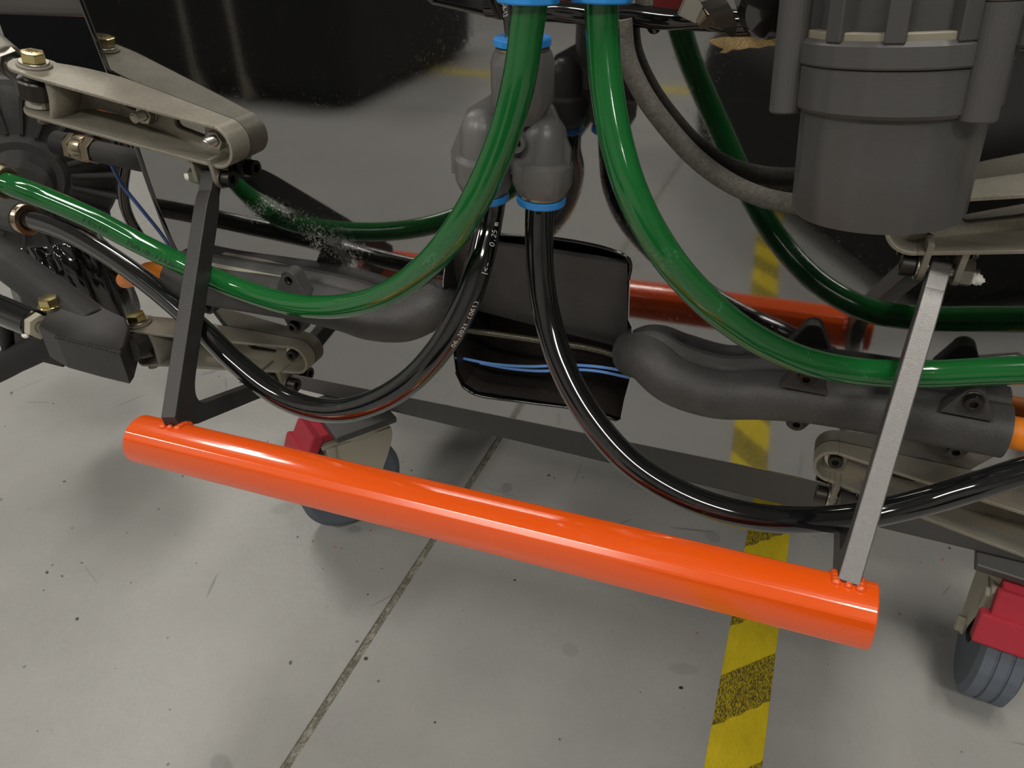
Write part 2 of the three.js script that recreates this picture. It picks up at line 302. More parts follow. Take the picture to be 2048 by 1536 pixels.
{
  const g = plate(outShape, 0.004, 0.0008); g.translate(0, 0, -0.004); part('rear_panel', g, M.lacquer, body);
  // flange folded back round the outside, with its rolled edge
  const rim = curve(outline.slice(0, 9).map(([x, y]) => V(x + 0.0022, y + 0.001, -0.004)));
  part('edge_roll', sweep(rim, 0.0045, 80, 14), M.gloss, body);
  const wallOf = (pts, z0, z1, closed) => { const n = pts.length, pos = [], idx = [], uv = []; let s = 0; for (let i = 0; i <= (closed ? n : n - 1); i++) { const [x, y] = pts[i % n]; if (i) s += Math.hypot(x - pts[(i - 1) % n][0], y - pts[(i - 1) % n][1]); pos.push(x, y, z0, x, y, z1); uv.push(s, 0, s, z0 - z1); if (i) { const q = 2 * i - 2; idx.push(q, q + 1, q + 2, q + 1, q + 3, q + 2); } } const g2 = new THREE.BufferGeometry(); g2.setAttribute('position', new THREE.Float32BufferAttribute(pos, 3)); g2.setAttribute('uv', new THREE.Float32BufferAttribute(uv, 2)); g2.setIndex(idx); g2.computeVertexNormals(); return sharp(g2, 0.5); };
  const side = [...outline.slice(0, 9), ...outline.slice(9, 22)];
  const inset = side.map(([x, y]) => [-0.119 + (x + 0.119) * 0.985, y + 0.002]);
  part('side_skin', wallOf(inset, -0.006, -0.16), M.gloss, body);
  part('recess_wall', wallOf(hole, -0.003, -0.055, true), M.recess, body, 'resin-coated wall of the cut-out');
  const cx = -0.119, back = plate(poly([[-0.2, 0.42], [-0.05, 0.42], [-0.05, 0.54], [-0.2, 0.54]]), 0.003); back.translate(0, 0, -0.06); part('recess_floor', back, M.recess, body);
  // inner plate, leaning back from the upper lip
  const a = W(905, 468, -0.006), b = W(1258, 520, -0.006), c = W(1258, 690, -0.03), d = W(905, 600, -0.03);
  const pg = new THREE.BufferGeometry(); const n0 = new THREE.Vector3().crossVectors(b.clone().sub(a), d.clone().sub(a)).normalize().multiplyScalar(-0.003);
  const pp = [a, b, c, d], qq = pp.map((q) => q.clone().add(n0)); const all = [...pp, ...qq];
  pg.setAttribute('position', new THREE.Float32BufferAttribute(all.flatMap((q) => [q.x, q.y, q.z]), 3)); pg.setAttribute('uv', new THREE.Float32BufferAttribute(all.flatMap((q) => [q.x, q.y]), 2));
  pg.setIndex([0, 2, 1, 0, 3, 2, 4, 5, 6, 4, 6, 7, 0, 1, 5, 0, 5, 4, 1, 2, 6, 1, 6, 5, 2, 3, 7, 2, 7, 6, 3, 0, 4, 3, 4, 7]);
  const pgs = sharp(pg, 0.2); pgs.computeVertexNormals(); part('inner_plate', pgs, M.satin, body, 'matt black plate inside the cut-out');
  const lip = curve(hole.slice(0, 8).map(([x, y]) => V(x, y + 0.0004, 0.0003))); part('cut_edge', sweep(lip, 0.0007, 40, 8), M.gloss, body);
  const lip2 = curve(hole.slice(13, 18).map(([x, y]) => V(x, y, 0.0003))); part('cut_edge', sweep(lip2, 0.0009, 40, 8), M.gloss, body);
  // top of the bulkhead: bead of black sealant, chipped core edge with painted tan reflection, deck behind
  const bp = []; for (let i = 0; i <= 30; i++) bp.push(V(-0.145 + i * 0.0105, 0.6395 + Math.sin(i * 2.3) * 0.0006, 0.0005 + Math.sin(i * 1.7) * 0.0008));
  part('top_bead', sweep(curve(bp), (t) => 0.0042 + Math.sin(t * 60) * 0.0005, 120, 14), M.gloss, body);
  part('deck', box(0.5, 0.01, 0.3, V(-0.05, 0.638, -0.155), 0.002), M.gloss, body);
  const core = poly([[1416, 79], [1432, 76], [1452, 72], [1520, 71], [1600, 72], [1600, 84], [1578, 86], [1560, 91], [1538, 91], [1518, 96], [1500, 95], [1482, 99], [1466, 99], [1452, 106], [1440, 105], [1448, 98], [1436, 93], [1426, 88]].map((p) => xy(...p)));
  const cg = plate(core, 0.0016, 0.0005); cg.translate(0, 0, -0.0004); part('core_and_reflection', cg, M.tan, body, 'chipped tan core and painted tan reflection at the top edge');
  part('rivet_head', turned([[0, 0.0016], [0.0012, 0.0014], [0.0026, 0.0006], [0.003, 0]], W(1308, 53, 0), Z1, 20), M.gloss, body);
  // floor pan and tail box behind the bulkhead, seen only by the shade it casts
  part('floor_pan', box(0.36, 0.012, 1.1, V(-0.119, 0.418, -0.62), 0.003), M.gloss, body);
  part('rear_box', box(0.46, 0.2, 1.0, V(-0.119, 0.53, -0.68), 0.01), M.gloss, body);
  done(body, V(-0.119, 0.404, 0));
}

// braided line and blue wires inside the cut-out
{
  const t = thing('braided_hose', 'steel braided line crossing the dark cut-out above the blue wires', 'hose');
  const c = curve([W(890, 655, -0.02), W(990, 668, -0.018), W(1090, 683, -0.018), W(1180, 697, -0.018), W(1262, 720, -0.018)]);
  const rings = []; for (let i = 0; i < 150; i++) { const p = c.getPointAt(i / 150), d = c.getTangentAt(i / 150); const g = new THREE.TorusGeometry(0.0017, 0.00035, 6, 14); g.applyMatrix4(new THREE.Matrix4().compose(p, new THREE.Quaternion().setFromUnitVectors(Z1, d), V(1, 1, 1))); rings.push(g); }
  part('core', sweep(c, 0.0016, 80, 12), M.darkSteel, t); const q = part('braid', merge(rings), M.braid, t); q.userData.kind = 'stuff'; done(t);
  const wires = [[[925, 717], [985, 728], [1060, 733], [1140, 730], [1200, 734], [1262, 744]], [[960, 726], [1020, 737], [1080, 742], [1150, 739], [1200, 743], [1262, 756]]];
  const wl = ['upper of the two light blue wires in the cut-out', 'lower of the two light blue wires in the cut-out'];
  wires.forEach((w, i) => { const tt = thing('wire', wl[i], 'wire'); part('insulation', sweep(curve(w.map(([x, y]) => W(x, y, -0.012))), 0.0009, 80, 10), M.wire, tt); done(tt); });
}

// ---------------------------------------------------------------- fasteners
const capHead = (() => {                                    // socket cap head, axis +Y from the seat
  const s = new THREE.Shape(); s.absarc(0, 0, 0.0046, 0, Math.PI * 2); const q = new THREE.Path(); for (let i = 0; i < 6; i++) { const a = -i * Math.PI / 3; q[i ? 'lineTo' : 'moveTo'](0.0026 * Math.cos(a), 0.0026 * Math.sin(a)); } q.closePath(); s.holes.push(q);
  const g = plate(s, 0.0056, 0.0005, 28); g.rotateX(-Math.PI / 2); const b = new THREE.CylinderGeometry(0.0042, 0.0044, 0.0018, 24); b.translate(0, 0.0011, 0); return merge(g, b);
})();
const buttonHead = (() => { const s = new THREE.Shape(); s.absarc(0, 0, 0.0036, 0, Math.PI * 2); const q = new THREE.Path(); for (let i = 0; i < 6; i++) { const a = -i * Math.PI / 3; q[i ? 'lineTo' : 'moveTo'](0.0017 * Math.cos(a), 0.0017 * Math.sin(a)); } q.closePath(); s.holes.push(q); const g = plate(s, 0.0034, 0.0005, 24); g.rotateX(-Math.PI / 2); const b = new THREE.CylinderGeometry(0.0032, 0.0034, 0.001, 20); b.translate(0, 0.0006, 0); return merge(g, b); })();
const washerGeo = (r, h = 0.0012, ri = 0.003) => sharp(lathe([[ri, 0], [r - 0.0002, 0], [r, 0.0002], [r, h - 0.0002], [r - 0.0002, h], [ri, h], [ri, 0]], 32));
const threadGeo = (r, L, pitch = 0.001) => { const p = [[0, 0]]; for (let y = 0; y < L - 0.0005; y += pitch) p.push([r * 0.76, y], [r, y + pitch * 0.5]); p.push([r * 0.8, L - 0.0004], [r * 0.6, L], [0, L]); return sharp(lathe(p, 20), 0.3); };
const W6 = washerGeo(0.0055), W8 = washerGeo(0.0075, 0.0014), ST = threadGeo(0.0028, 0.013), STs = threadGeo(0.0028, 0.007), N6 = hexGeo(0.0056, 0.0045, 0.0028);
const H8 = (() => { const g = hexGeo(0.0064, 0.0048), d = lathe([[0, 0.0051], [0.0048, 0.005], [0.0053, 0.0047]], 24); return merge(g, d); })();
const printDots = (() => { const l = []; for (let i = 0; i < 7; i++) { const b = new THREE.BoxGeometry(0.0012, 0.0003, 0.0005); b.rotateY(i * 1.3); b.translate(-0.0024 + (i % 4) * 0.0014, 0.0052, (i < 4 ? -0.001 : 0.0012)); l.push(b); } return merge(l); })();

// ---------------------------------------------------------------- suspension brackets
function bracket(label, o) {
  const t = thing('suspension_bracket', label, 'bracket', 'four bare aluminium suspension brackets');
  const { s, nose, a, r, L, h, zN, zF, Lb, zb, rb } = o, T = 0.0018, mat = o.mat ?? M.alu;
  const e = V(s * Math.cos(a), Math.sin(a), 0), n = V(-s * Math.sin(a) * 1, Math.cos(a), 0), B = basis(e, n, Z1, V(nose[0], nose[1], 0));
  const P = (u, v, z) => V(u, v, z).applyMatrix4(B), half = (u) => r + (h - r) * Math.max(0, u) / L;
  const zf = (u) => { const k = Math.max(0, Math.min(1, u / L)); return zN + (zF - zN) * Math.pow(k, 0.92); };
  const frame = [];
  for (const sg of [1, -1]) {                                // the two flanges with their rounded tabs
    const Lx = sg > 0 ? Lb : Lb - (o.shortB ?? 0.006), sh = new THREE.Shape(); sh.moveTo(0, 0); sh.lineTo(Lx - 0.045, 0); sh.quadraticCurveTo(Lx - 0.022, 0.001, Lx - 0.003, zb - rb + 0.0005);
    sh.absarc(Lx, zb, rb, -Math.PI / 2, Math.PI * 0.46, false);
    for (let i = 0; i <= 14; i++) { const u = (Lx - 0.012) * (1 - i / 14); sh.lineTo(u, Math.min(zf(u), zb + rb)); }
    const g = plate(sh, T, 0.0004, 20), p = g.attributes.position, q = g.attributes.uv;
    for (let i = 0; i < p.count; i++) { const u = p.getX(i), z = p.getY(i), w = p.getZ(i); q.setXY(i, u, z); p.setXYZ(i, u, sg * (half(u) - T + w), z); }
    if (sg < 0) { p.needsUpdate = true; applyM(g, new THREE.Matrix4()); const ar = g.attributes.position.array; for (let i = 0; i < ar.length; i += 9) for (let j = 0; j < 3; j++) { const tmp = ar[i + j]; ar[i + j] = ar[i + 3 + j]; ar[i + 3 + j] = tmp; } }
    g.computeVertexNormals(); frame.push(g);
  }
  {                                                          // half-round nose
    const sh = new THREE.Shape(); sh.absarc(0, 0, r, Math.PI / 2, Math.PI * 1.5, false); sh.lineTo(0, -r + T); sh.absarc(0, 0, r - T, Math.PI * 1.5, Math.PI / 2, true); sh.closePath();
    frame.push(plate(sh, zN, 0.0004, 28));
  }
  part('frame', applyM(merge(frame), B), mat, t);
  {                                                          // back web with lightening windows
    const sh = new THREE.Shape(); sh.absarc(0, 0, r - 0.0006, Math.PI / 2, Math.PI * 1.5, false); sh.lineTo(o.web, -half(o.web) + 0.0006); sh.lineTo(o.web, half(o.web) - 0.0006); sh.closePath();
    for (const [u0, u1, v0, v1] of o.win) sh.holes.push(roundRect(u0, v0, u1, v1, 0.0035));
    part('web', applyM(plate(sh, 0.0024, 0.0004, 24), B), mat, t);
  }
  {                                                          // wall that sweeps forward round the bearing
    const pth = [V(o.web - 0.001, 0, 0.0008), V(Lb - 0.019, 0, 0.006)]; for (let i = 0; i <= 8; i++) { const an = Math.PI + 0.55 - 1.25 * i / 8; pth.push(V(Lb + Math.cos(an) * 0.0175, 0, zb - Math.sin(an) * 0.0175)); }
    const c = new THREE.CatmullRomCurve3(pth), pos = [], uv = [], idx = [], N = 26, K = 8;
    for (const side of [0, 1]) for (let i = 0; i <= N; i++) { const q = c.getPointAt(i / N), tg = c.getTangentAt(i / N), nx = V(tg.z, 0, -tg.x).multiplyScalar(side ? 0.0009 : -0.0009); for (let k = 0; k <= K; k++) { const f = k / K * 2 - 1, hh = (half(q.x) - T + 0.0004); pos.push(q.x + nx.x - 0.004 * (1 - f * f) * (i / N) ** 2, f * hh, q.z + nx.z); uv.push(i * 0.002, f * hh); } }
    const w = K + 1, S = (N + 1) * w;
    for (let i = 0; i < N; i++) for (let k = 0; k < K; k++) { const q = i * w + k; idx.push(q, q + 1, q + w, q + 1, q + w + 1, q + w, S + q, S + q + w, S + q + 1, S + q + 1, S + q + w, S + q + w + 1); }
    for (let k = 0; k < K; k++) { const q = N * w + k; idx.push(q, q + 1, S + q, q + 1, S + q + 1, S + q); }
    const g = new THREE.BufferGeometry(); g.setAttribute('position', new THREE.Float32BufferAttribute(pos, 3)); g.setAttribute('uv', new THREE.Float32BufferAttribute(uv, 2)); g.setIndex(idx); g.computeVertexNormals();
    part('cross_wall', applyM(g, B), mat, t);
  }
  for (const [u, v] of o.studs) {
    const st = o.socket ? place(part('screw', buttonHead, M.darkSteel, t), P(u, v, 0.0036), Z1) : place(part('stud', ST, M.steel, t), P(u, v, 0.002), Z1);
    place(part('washer', W6, M.steel, t), P(u, v, 0.0024), Z1);
    if (!o.socket) place(part('nut', N6, M.steel, t), P(u, v, 0.0036), Z1);
  }
  if (o.hex) {                                               // pivot bolt through the tabs
    const top = P(Lb, half(Lb), zb), bot = P(Lb, -half(Lb) - 0.008, zb);
    const bz = V(0, 1, 0).lerp(n, 0.6).normalize();
    place(part('boss', washerGeo(0.0088, 0.0012), mat, t), top, n);
    place(part('washer', W8, M.steel, t), top.clone().addScaledVector(n, 0.0010), n);
    const bh = place(part('hex_bolt', H8, M.brass, t), top.clone().addScaledVector(n, 0.0024), n, 0.4); if (o.marked) part('stamp', printDots, M.darkred, bh);
    place(part('bolt_thread', threadGeo(0.0034, 2 * half(Lb) + 0.012), M.steel, t), bot, n);
    part('bearing', along(sharp(lathe([[0.0038, -0.0062], [0.0062, -0.0062], [0.0068, -0.005], [0.0095, -0.005], [0.0104, -0.004], [0.0104, 0.004], [0.0095, 0.005], [0.0068, 0.005], [0.0062, 0.0062], [0.0038, 0.0062]], 36)), P(Lb, 0, zb), n), o.bearing ?? M.darkSteel, t);
    for (const k of [1, -1]) place(part('spacer', sharp(lathe([[0.0035, 0], [0.0062, 0], [0.0078, 0.0035], [0.0035, 0.0035]], 28)), M.steel, t), P(Lb, k * 0.006, zb), n.clone().multiplyScalar(k));
  }
  // clevis lugs under the lower flange
  const cu = o.clevis, cz = o.cz, down = V(0, -1, 0), base = P(cu, -half(cu), cz);
  const pin = base.clone().add(V(0, -0.0095, 0));
  for (const k of [-1, 1]) {
    const sh = new THREE.Shape(); sh.moveTo(-0.0075, 0.003); sh.quadraticCurveTo(-0.006, -0.002, -0.0056, -0.0095); sh.absarc(0, -0.0095, 0.0056, Math.PI, Math.PI * 2, false); sh.quadraticCurveTo(0.006, -0.002, 0.0075, 0.003); sh.closePath();
    const g = plate(sh, 0.0026, 0.0004); g.rotateY(-Math.PI / 2); g.translate(base.x + k * 0.0066 + 0.0013, base.y, base.z); part('lug', g, mat, t);
  }
  const hd = -s, hx = V(hd, 0, 0);
  place(part('washer', W6, M.steel, t), pin.clone().add(V(hd * 0.0078, 0, 0)), hx);
  place(part('cap_screw', capHead, M.darkSteel, t), pin.clone().add(V(hd * 0.0092, 0, 0)), hx);
  part('screw_shank', cyl(pin.clone().add(V(-0.009, 0, 0)), pin.clone().add(V(0.009, 0, 0)), 0.0027), M.steel, t);
  if (o.nut) {
    const q = pin.clone().add(V(-hd * 0.0078, 0, 0)); place(part('nut', N6, M.steel, t), q, hx.clone().negate());
    place(part('thread_end', STs, M.steel, t), q, hx.clone().negate());
    const bl = new THREE.SphereGeometry(0.0022, 14, 10); bl.scale(1.5, 1, 1); const bp = bl.attributes.position; for (let i = 0; i < bp.count; i++) { const k = 1 + 0.25 * Math.sin(bp.getX(i) * 3000) * Math.cos(bp.getY(i) * 2600); bp.setXYZ(i, bp.getX(i) * k, bp.getY(i) * k, bp.getZ(i) * k); } bl.computeVertexNormals(); bl.translate(q.x - hd * 0.0062, q.y - 0.0012, q.z + 0.002); part('paint_mark', bl, M.white, t, 'dab of white marking paint');
  }
  t.userData.pin = undefined; done(t, P(0, -r, 0));
  return { P, pin, half, Lb, zb, n, e };
}
const deg = Math.PI / 180;
const UL = bracket('upper left bare aluminium suspension bracket with two studs and a paint-marked hex bolt', { s: -1, nose: [-0.2995, 0.5655], a: 12.8 * deg, r: 0.0118, L: 0.105, h: 0.012, zN: 0.0158, zF: 0.038, Lb: 0.1085, zb: 0.0245, rb: 0.0127, web: 0.075, win: [[0.0165, 0.037, -0.0045, 0.0085], [0.061, 0.072, -0.004, 0.008]], studs: [[0.0065, -0.001], [0.0535, -0.002]], hex: true, marked: true, clevis: 0.0085, cz: 0.0105, nut: true, bearing: M.darkSteel });
const UR = bracket('upper right aluminium suspension bracket half hidden behind the black pump', { s: 1, nose: [0.0465, 0.5705], a: 16 * deg, r: 0.0118, L: 0.105, h: 0.012, zN: 0.0158, zF: 0.038, Lb: 0.1035, zb: 0.0245, rb: 0.0127, web: 0.072, win: [[0.0165, 0.04, -0.0055, 0.0065], [0.06, 0.07, -0.004, 0.008]], studs: [[0.0065, -0.001], [0.0535, -0.002]], hex: true, clevis: 0.0105, cz: 0.0105, nut: true });
const LL = bracket('lower left dusty aluminium suspension bracket with a gold hex bolt', { s: -1, nose: [-0.2785, 0.4313], a: -3.4 * deg, r: 0.0103, L: 0.12, h: 0.0133, zN: 0.0096, zF: 0.027, Lb: 0.1165, zb: 0.0155, rb: 0.0118, web: 0.086, win: [[0.018, 0.04, -0.002, 0.0075], [0.066, 0.082, -0.003, 0.008]], studs: [[0.0035, 0.001]], socket: true, hex: true, clevis: 0.0175, cz: 0.0075, mat: M.dirtyShadedAlu, bearing: M.darkSteel });
const LR = bracket('lower right dusty aluminium suspension bracket behind the black hose', { s: 1, nose: [0.0433, 0.4405], a: -2 * deg, r: 0.0098, L: 0.12, h: 0.0133, zN: 0.0098, zF: 0.031, Lb: 0.122, zb: 0.019, rb: 0.0122, web: 0.094, win: [[0.018, 0.04, -0.002, 0.0075], [0.07, 0.09, -0.003, 0.008]], studs: [[0.0005, 0.001], [0.052, 0.004]], socket: true, hex: true, clevis: 0.0105, cz: 0.0078, mat: M.dirtyShadedAlu });

// ---------------------------------------------------------------- the orange jacking bar with its two struts
{
  const t = thing('jacking_bar', 'bright orange round steel bar hanging on two dark flat struts', 'bar');
  const A = W(283, 877, 0.116), Bp = W(1745, 1233, 0.116), ax = Bp.clone().sub(A).normalize(), R = 0.0127, Lt = A.distanceTo(Bp);
  part('tube', turned([[R - 0.0022, 0.004], [R - 0.0022, 0], [R - 0.0004, 0], [R, 0.0005], [R, Lt * 0.25], [R, Lt * 0.5], [R, Lt * 0.75], [R, Lt - 0.0005], [R - 0.0004, Lt], [R - 0.0022, Lt], [R - 0.0022, Lt - 0.02], [0, Lt - 0.02]], A, ax, 64), M.orange, t, 'glossy orange painted tube');
  const strut = (top, foot, low, mat, wd) => {
    const u = top.clone().sub(foot).normalize(), toLow = low.clone().sub(foot), v = toLow.clone().addScaledVector(u, -toLow.dot(u)).normalize(), nrm = new THREE.Vector3().crossVectors(u, v);
    const H = top.distanceTo(foot), a = toLow.dot(v), b = toLow.dot(u), al = Math.atan2(b, a), w = wd / 2, q = 0.0048;
    const dx = Math.cos(al), dy = Math.sin(al), sh = new THREE.Shape();
    const pt = (x, y, k) => [x - k * dy, y + k * dx];
    sh.moveTo(-w, 0.0005); sh.lineTo(-w, H - 0.03); sh.quadraticCurveTo(-w, H - 0.016, -0.0044, H - 0.011); sh.lineTo(-0.0044, H); sh.absarc(0, H, 0.0044, Math.PI, 0, true); sh.lineTo(0.0044, H - 0.011); sh.quadraticCurveTo(w, H - 0.016, w, H - 0.03);
    const p1 = pt(dx * 0.026, dy * 0.026, q), p0 = pt(dx * 0.012, dy * 0.012, q); sh.lineTo(w, p0[1] + 0.018); sh.quadraticCurveTo(w + 0.0002, p0[1] - 0.0006, p1[0], p1[1]);
    const p2 = pt(a, b, q), p3 = pt(a, b, -q); sh.lineTo(p2[0], p2[1]); sh.absarc(a, b, q, al + Math.PI / 2, al - Math.PI / 2, true); const p4 = pt(dx * 0.014, dy * 0.014, -q); sh.lineTo(p4[0], p4[1]); sh.quadraticCurveTo(w, p4[1] - 0.002, w * 0.6, -0.007); sh.closePath();
    for (const [x, y] of [[0, H], [a, b]]) { const hc = new THREE.Path(); hc.absarc(x, y, 0.0029, 0, Math.PI * 2, true); sh.holes.push(hc); }
    const g = plate(sh, 0.008, 0.0005, 18); g.translate(0, 0, -0.004); applyM(g, basis(v, u, nrm, foot));
    part('strut', g, mat, t);
    const bd = []; for (const k of [-1, 1]) for (let i = 0; i <= 14; i++) { const f = i / 14 * 2 - 1, sp = new THREE.SphereGeometry(0.0012 + 0.0005 * Math.abs(Math.sin(i * 2.1 + k)), 12, 8); const p = foot.clone().addScaledVector(v, f * (w + 0.001)).addScaledVector(nrm, k * 0.0046); const c0 = A.clone().addScaledVector(ax, p.clone().sub(A).dot(ax)); const rr = p.sub(c0).setLength(R + 0.0001).add(c0); sp.translate(rr.x, rr.y, rr.z); bd.push(sp); }
    for (const k of [-1, 0, 1]) { const sp = new THREE.SphereGeometry(0.0016, 12, 8); const p = foot.clone().addScaledVector(v, -(w + 0.0012)).addScaledVector(nrm, k * 0.004); const c0 = A.clone().addScaledVector(ax, p.clone().sub(A).dot(ax)); const rr = p.sub(c0).setLength(R + 0.0001).add(c0); sp.translate(rr.x, rr.y, rr.z); bd.push(sp); }
    part('weld', merge(bd), M.orange, t, 'lumpy weld painted orange');
  };
  const onTube = (px, py) => { return W(px, py, 0.1115); };
  const fL = onTube(350, 842), fR = onTube(1693, 1168);
  const lowL = LL.pin.clone(), lowR = LR.pin.clone(); lowL.z += 0; 
  strut(UL.pin.clone(), fL, lowL, M.powder, 0.0125);
  strut(UR.pin.clone(), fR, lowR, M.bare, 0.0115);
  done(t);
}

// ---------------------------------------------------------------- printed cable ducts on the bulkhead
function duct(label, o) {
  const t = thing('cable_duct', label, 'cable duct');
  const c = curve(o.path.map(([x, y, z]) => W(x, y, z)));
  part('cover', sweep(c, (k) => o.r * (1 + 0.0 * k) * (k < 0.1 ? 1.12 - 1.2 * k : 1), 140, 32), M.printed, t);
  const c2 = curve(o.path.map(([x, y, z]) => W(x, y, z).add(V(0, o.r * 0.62, -z * 0.9)))); part('backing_shell', sweep(c2, o.r * 0.5, 120, 16), M.printed, t);
  o.ears.forEach(([px, py, z, up, screw]) => {
    const p = W(px, py, z), sh = new THREE.Shape(); sh.moveTo(-0.0105, -up * 0.0085); sh.lineTo(-0.0045, up * 0.003); sh.absarc(0, up * 0.0008, 0.0052, up > 0 ? Math.PI * 0.86 : -Math.PI * 0.86, up > 0 ? 0.14 * Math.PI : -0.14 * Math.PI, up > 0); sh.lineTo(0.0105, -up * 0.0085); sh.closePath();
    if (screw < 0) { const h2 = new THREE.Path(); h2.absarc(0, 0, 0.0032, 0, Math.PI * 2, true); sh.holes.push(h2); }
    const dp = Math.min(0.009, z - 0.002), g = plate(sh, dp, 0.0006, 16); g.translate(p.x, p.y, z - dp); const ear = part('ear', g, M.printed, t);
    if (screw > 0) { place(part('screw', buttonHead, M.darkSteel, ear), V(p.x, p.y, z + 0.0002), Z1); place(part('washer', washerGeo(0.0045, 0.0008, 0.0025), M.darkSteel, ear), V(p.x, p.y, z - 0.0004), Z1); }
    else if (screw < 0) part('insert', turned([[0.0016, -0.004], [0.003, -0.004], [0.0034, 0], [0.0022, 0], [0.0016, -0.001]], V(p.x, p.y, z - 0.0005), Z1, 24), M.darkSteel, ear);
  });
  if (o.clip) part('metal_strip', box(o.clip[0], 0.004, 0.004, W(o.clip[1], o.clip[2], 0.008)), M.zinc, t);
  done(t); return t;
}
const ductR = duct('black printed cable duct right of the cut-out, held by four screws', { r: 0.0122, path: [[1272, 704, -0.006], [1296, 718, 0.006], [1344, 760, 0.0125], [1430, 788, 0.0132], [1520, 790, 0.013], [1610, 795, 0.013], [1750, 816, 0.013], [1900, 842, 0.013], [2010, 862, 0.013]], ears: [[1614, 752, 0.024, 1, 1], [1946, 802, 0.024, 1, 1], [1594, 842, 0.012, -1, 1], [1911, 897, 0.012, -1, 1]] });
const ductL = duct('black printed cable duct left of the cut-out under the green hose', { r: 0.0122, path: [[888, 612, -0.012], [862, 618, 0.004], [810, 640, 0.013], [740, 638, 0.013], [690, 622, 0.013], [620, 605, 0.013], [520, 588, 0.013], [420, 572, 0.013], [348, 556, 0.013]], ears: [[577, 562, 0.025, 1, -1], [590, 651, 0.012, -1, 1], [412, 612, 0.012, -1, 1]], clip: [0.055, 487, 546] });
for (const [pts, r, lab, nm] of [
  [[[2000, 860, 0.009], [2060, 872, 0.009], [2120, 890, 0.01]], 0.0074, 'thick orange cable leaving the right end of the right duct', 'orange'],
  [[[1975, 806, -0.012], [2030, 810, -0.016], [2090, 806, -0.02]], 0.0062, 'shaded orange cable running above the right duct end', 'orange'],
  [[[356, 556, 0.009], [330, 550, 0.009], [308, 545, 0.006], [290, 548, -0.02], [250, 560, -0.08]], 0.0068, 'orange cable leaving the left end of the left duct', 'orange'],
  [[[150, 175, -0.07], [190, 200, -0.06], [215, 215, -0.055], [240, 240, -0.06]], 0.011, 'flat orange cable seen through the window of the upper left bracket', 'orange']]) {
  const t = thing('power_cable', lab, 'cable'); part('jacket', sweep(curve(pts.map(([x, y, z]) => W(x, y, z))), r, 60, 20), M.cable, t); done(t);
}

// ---------------------------------------------------------------- hoses
function lettering(c, r, s0, s1, side, half, text, color, parent, flip, size = 0.7, cw = 640) {
  const ch = 64, cv = document.createElement('canvas'); cv.width = cw; cv.height = ch; const x = cv.getContext('2d');
  x.clearRect(0, 0, cw, ch); x.fillStyle = '#000'; x.fillRect(0, 0, cw, ch); x.fillStyle = '#fff'; x.font = Math.round(ch * size) + 'px monospace'; x.textBaseline = 'middle';
  for (const [tx, f] of text) x.fillText(tx, f * cw, ch / 2);
  const d = x.getImageData(0, 0, cw, ch).data, al = new THREE.DataTexture(new Uint8Array(cw * ch * 4).map((_, i) => d[i]), cw, ch); al.magFilter = THREE.LinearFilter; al.minFilter = THREE.LinearFilter; al.needsUpdate = true;
  const N = 60, K = 5, pos = [], nor = [], uv = [], idx = [];
  for (let i = 0; i <= N; i++) { const s = s0 + (s1 - s0) * i / N, p = c.getPointAt(s), tg = c.getTangentAt(s), sd = typeof side === 'function' ? side(i / N) : side, n0 = sd.clone().addScaledVector(tg, -sd.dot(tg)).normalize(), b = new THREE.Vector3().crossVectors(tg, n0); for (let k = 0; k <= K; k++) { const an = (k / K * 2 - 1) * half, n = n0.clone().multiplyScalar(Math.cos(an)).addScaledVector(b, Math.sin(an)), q = p.clone().addScaledVector(n, r + 0.00006); pos.push(q.x, q.y, q.z); nor.push(n.x, n.y, n.z); const U = i / N, Vv = k / K; uv.push(flip ? 1 - U : U, flip ? 1 - Vv : Vv); } }
  for (let i = 0; i < N; i++) for (let k = 0; k < K; k++) { const q = i * (K + 1) + k; idx.push(q, q + 1, q + K + 1, q + 1, q + K + 2, q + K + 1); }
  const g = new THREE.BufferGeometry(); g.setAttribute('position', new THREE.Float32BufferAttribute(pos, 3)); g.setAttribute('normal', new THREE.Float32BufferAttribute(nor, 3)); g.setAttribute('uv', new THREE.Float32BufferAttribute(uv, 2)); g.setIndex(idx);
  part('lettering', g, std({ color, roughness: 0.6, alphaMap: al, alphaTest: 0.45, side: THREE.DoubleSide }), parent);
}
function hose(name, label, pts, r, mat, extra) {
  const t = thing(name, label, 'hose'), c = curve(pts.map(([x, y, z]) => W(x, y, z)));
  part('tube', sweep(c, r, 220, 32), mat, t); if (extra) extra(c, t); done(t); return c;
}
const sAt = (c, px, py) => { let best = 1e9, bs = 0; for (let i = 0; i <= 400; i++) { const d = c.getPointAt(i / 400).sub(CAM), w = d.dot(FWD), e = Math.hypot(1024 + FOCAL * d.dot(RIGHT) / w - px, 768 - FOCAL * d.dot(UPV) / w - py); if (e < best) { best = e; bs = i / 400; } } return bs; };
const toCam = (c, s, off = V(0, 0, 0)) => CAM.clone().sub(c.getPointAt(s)).normalize().add(off);
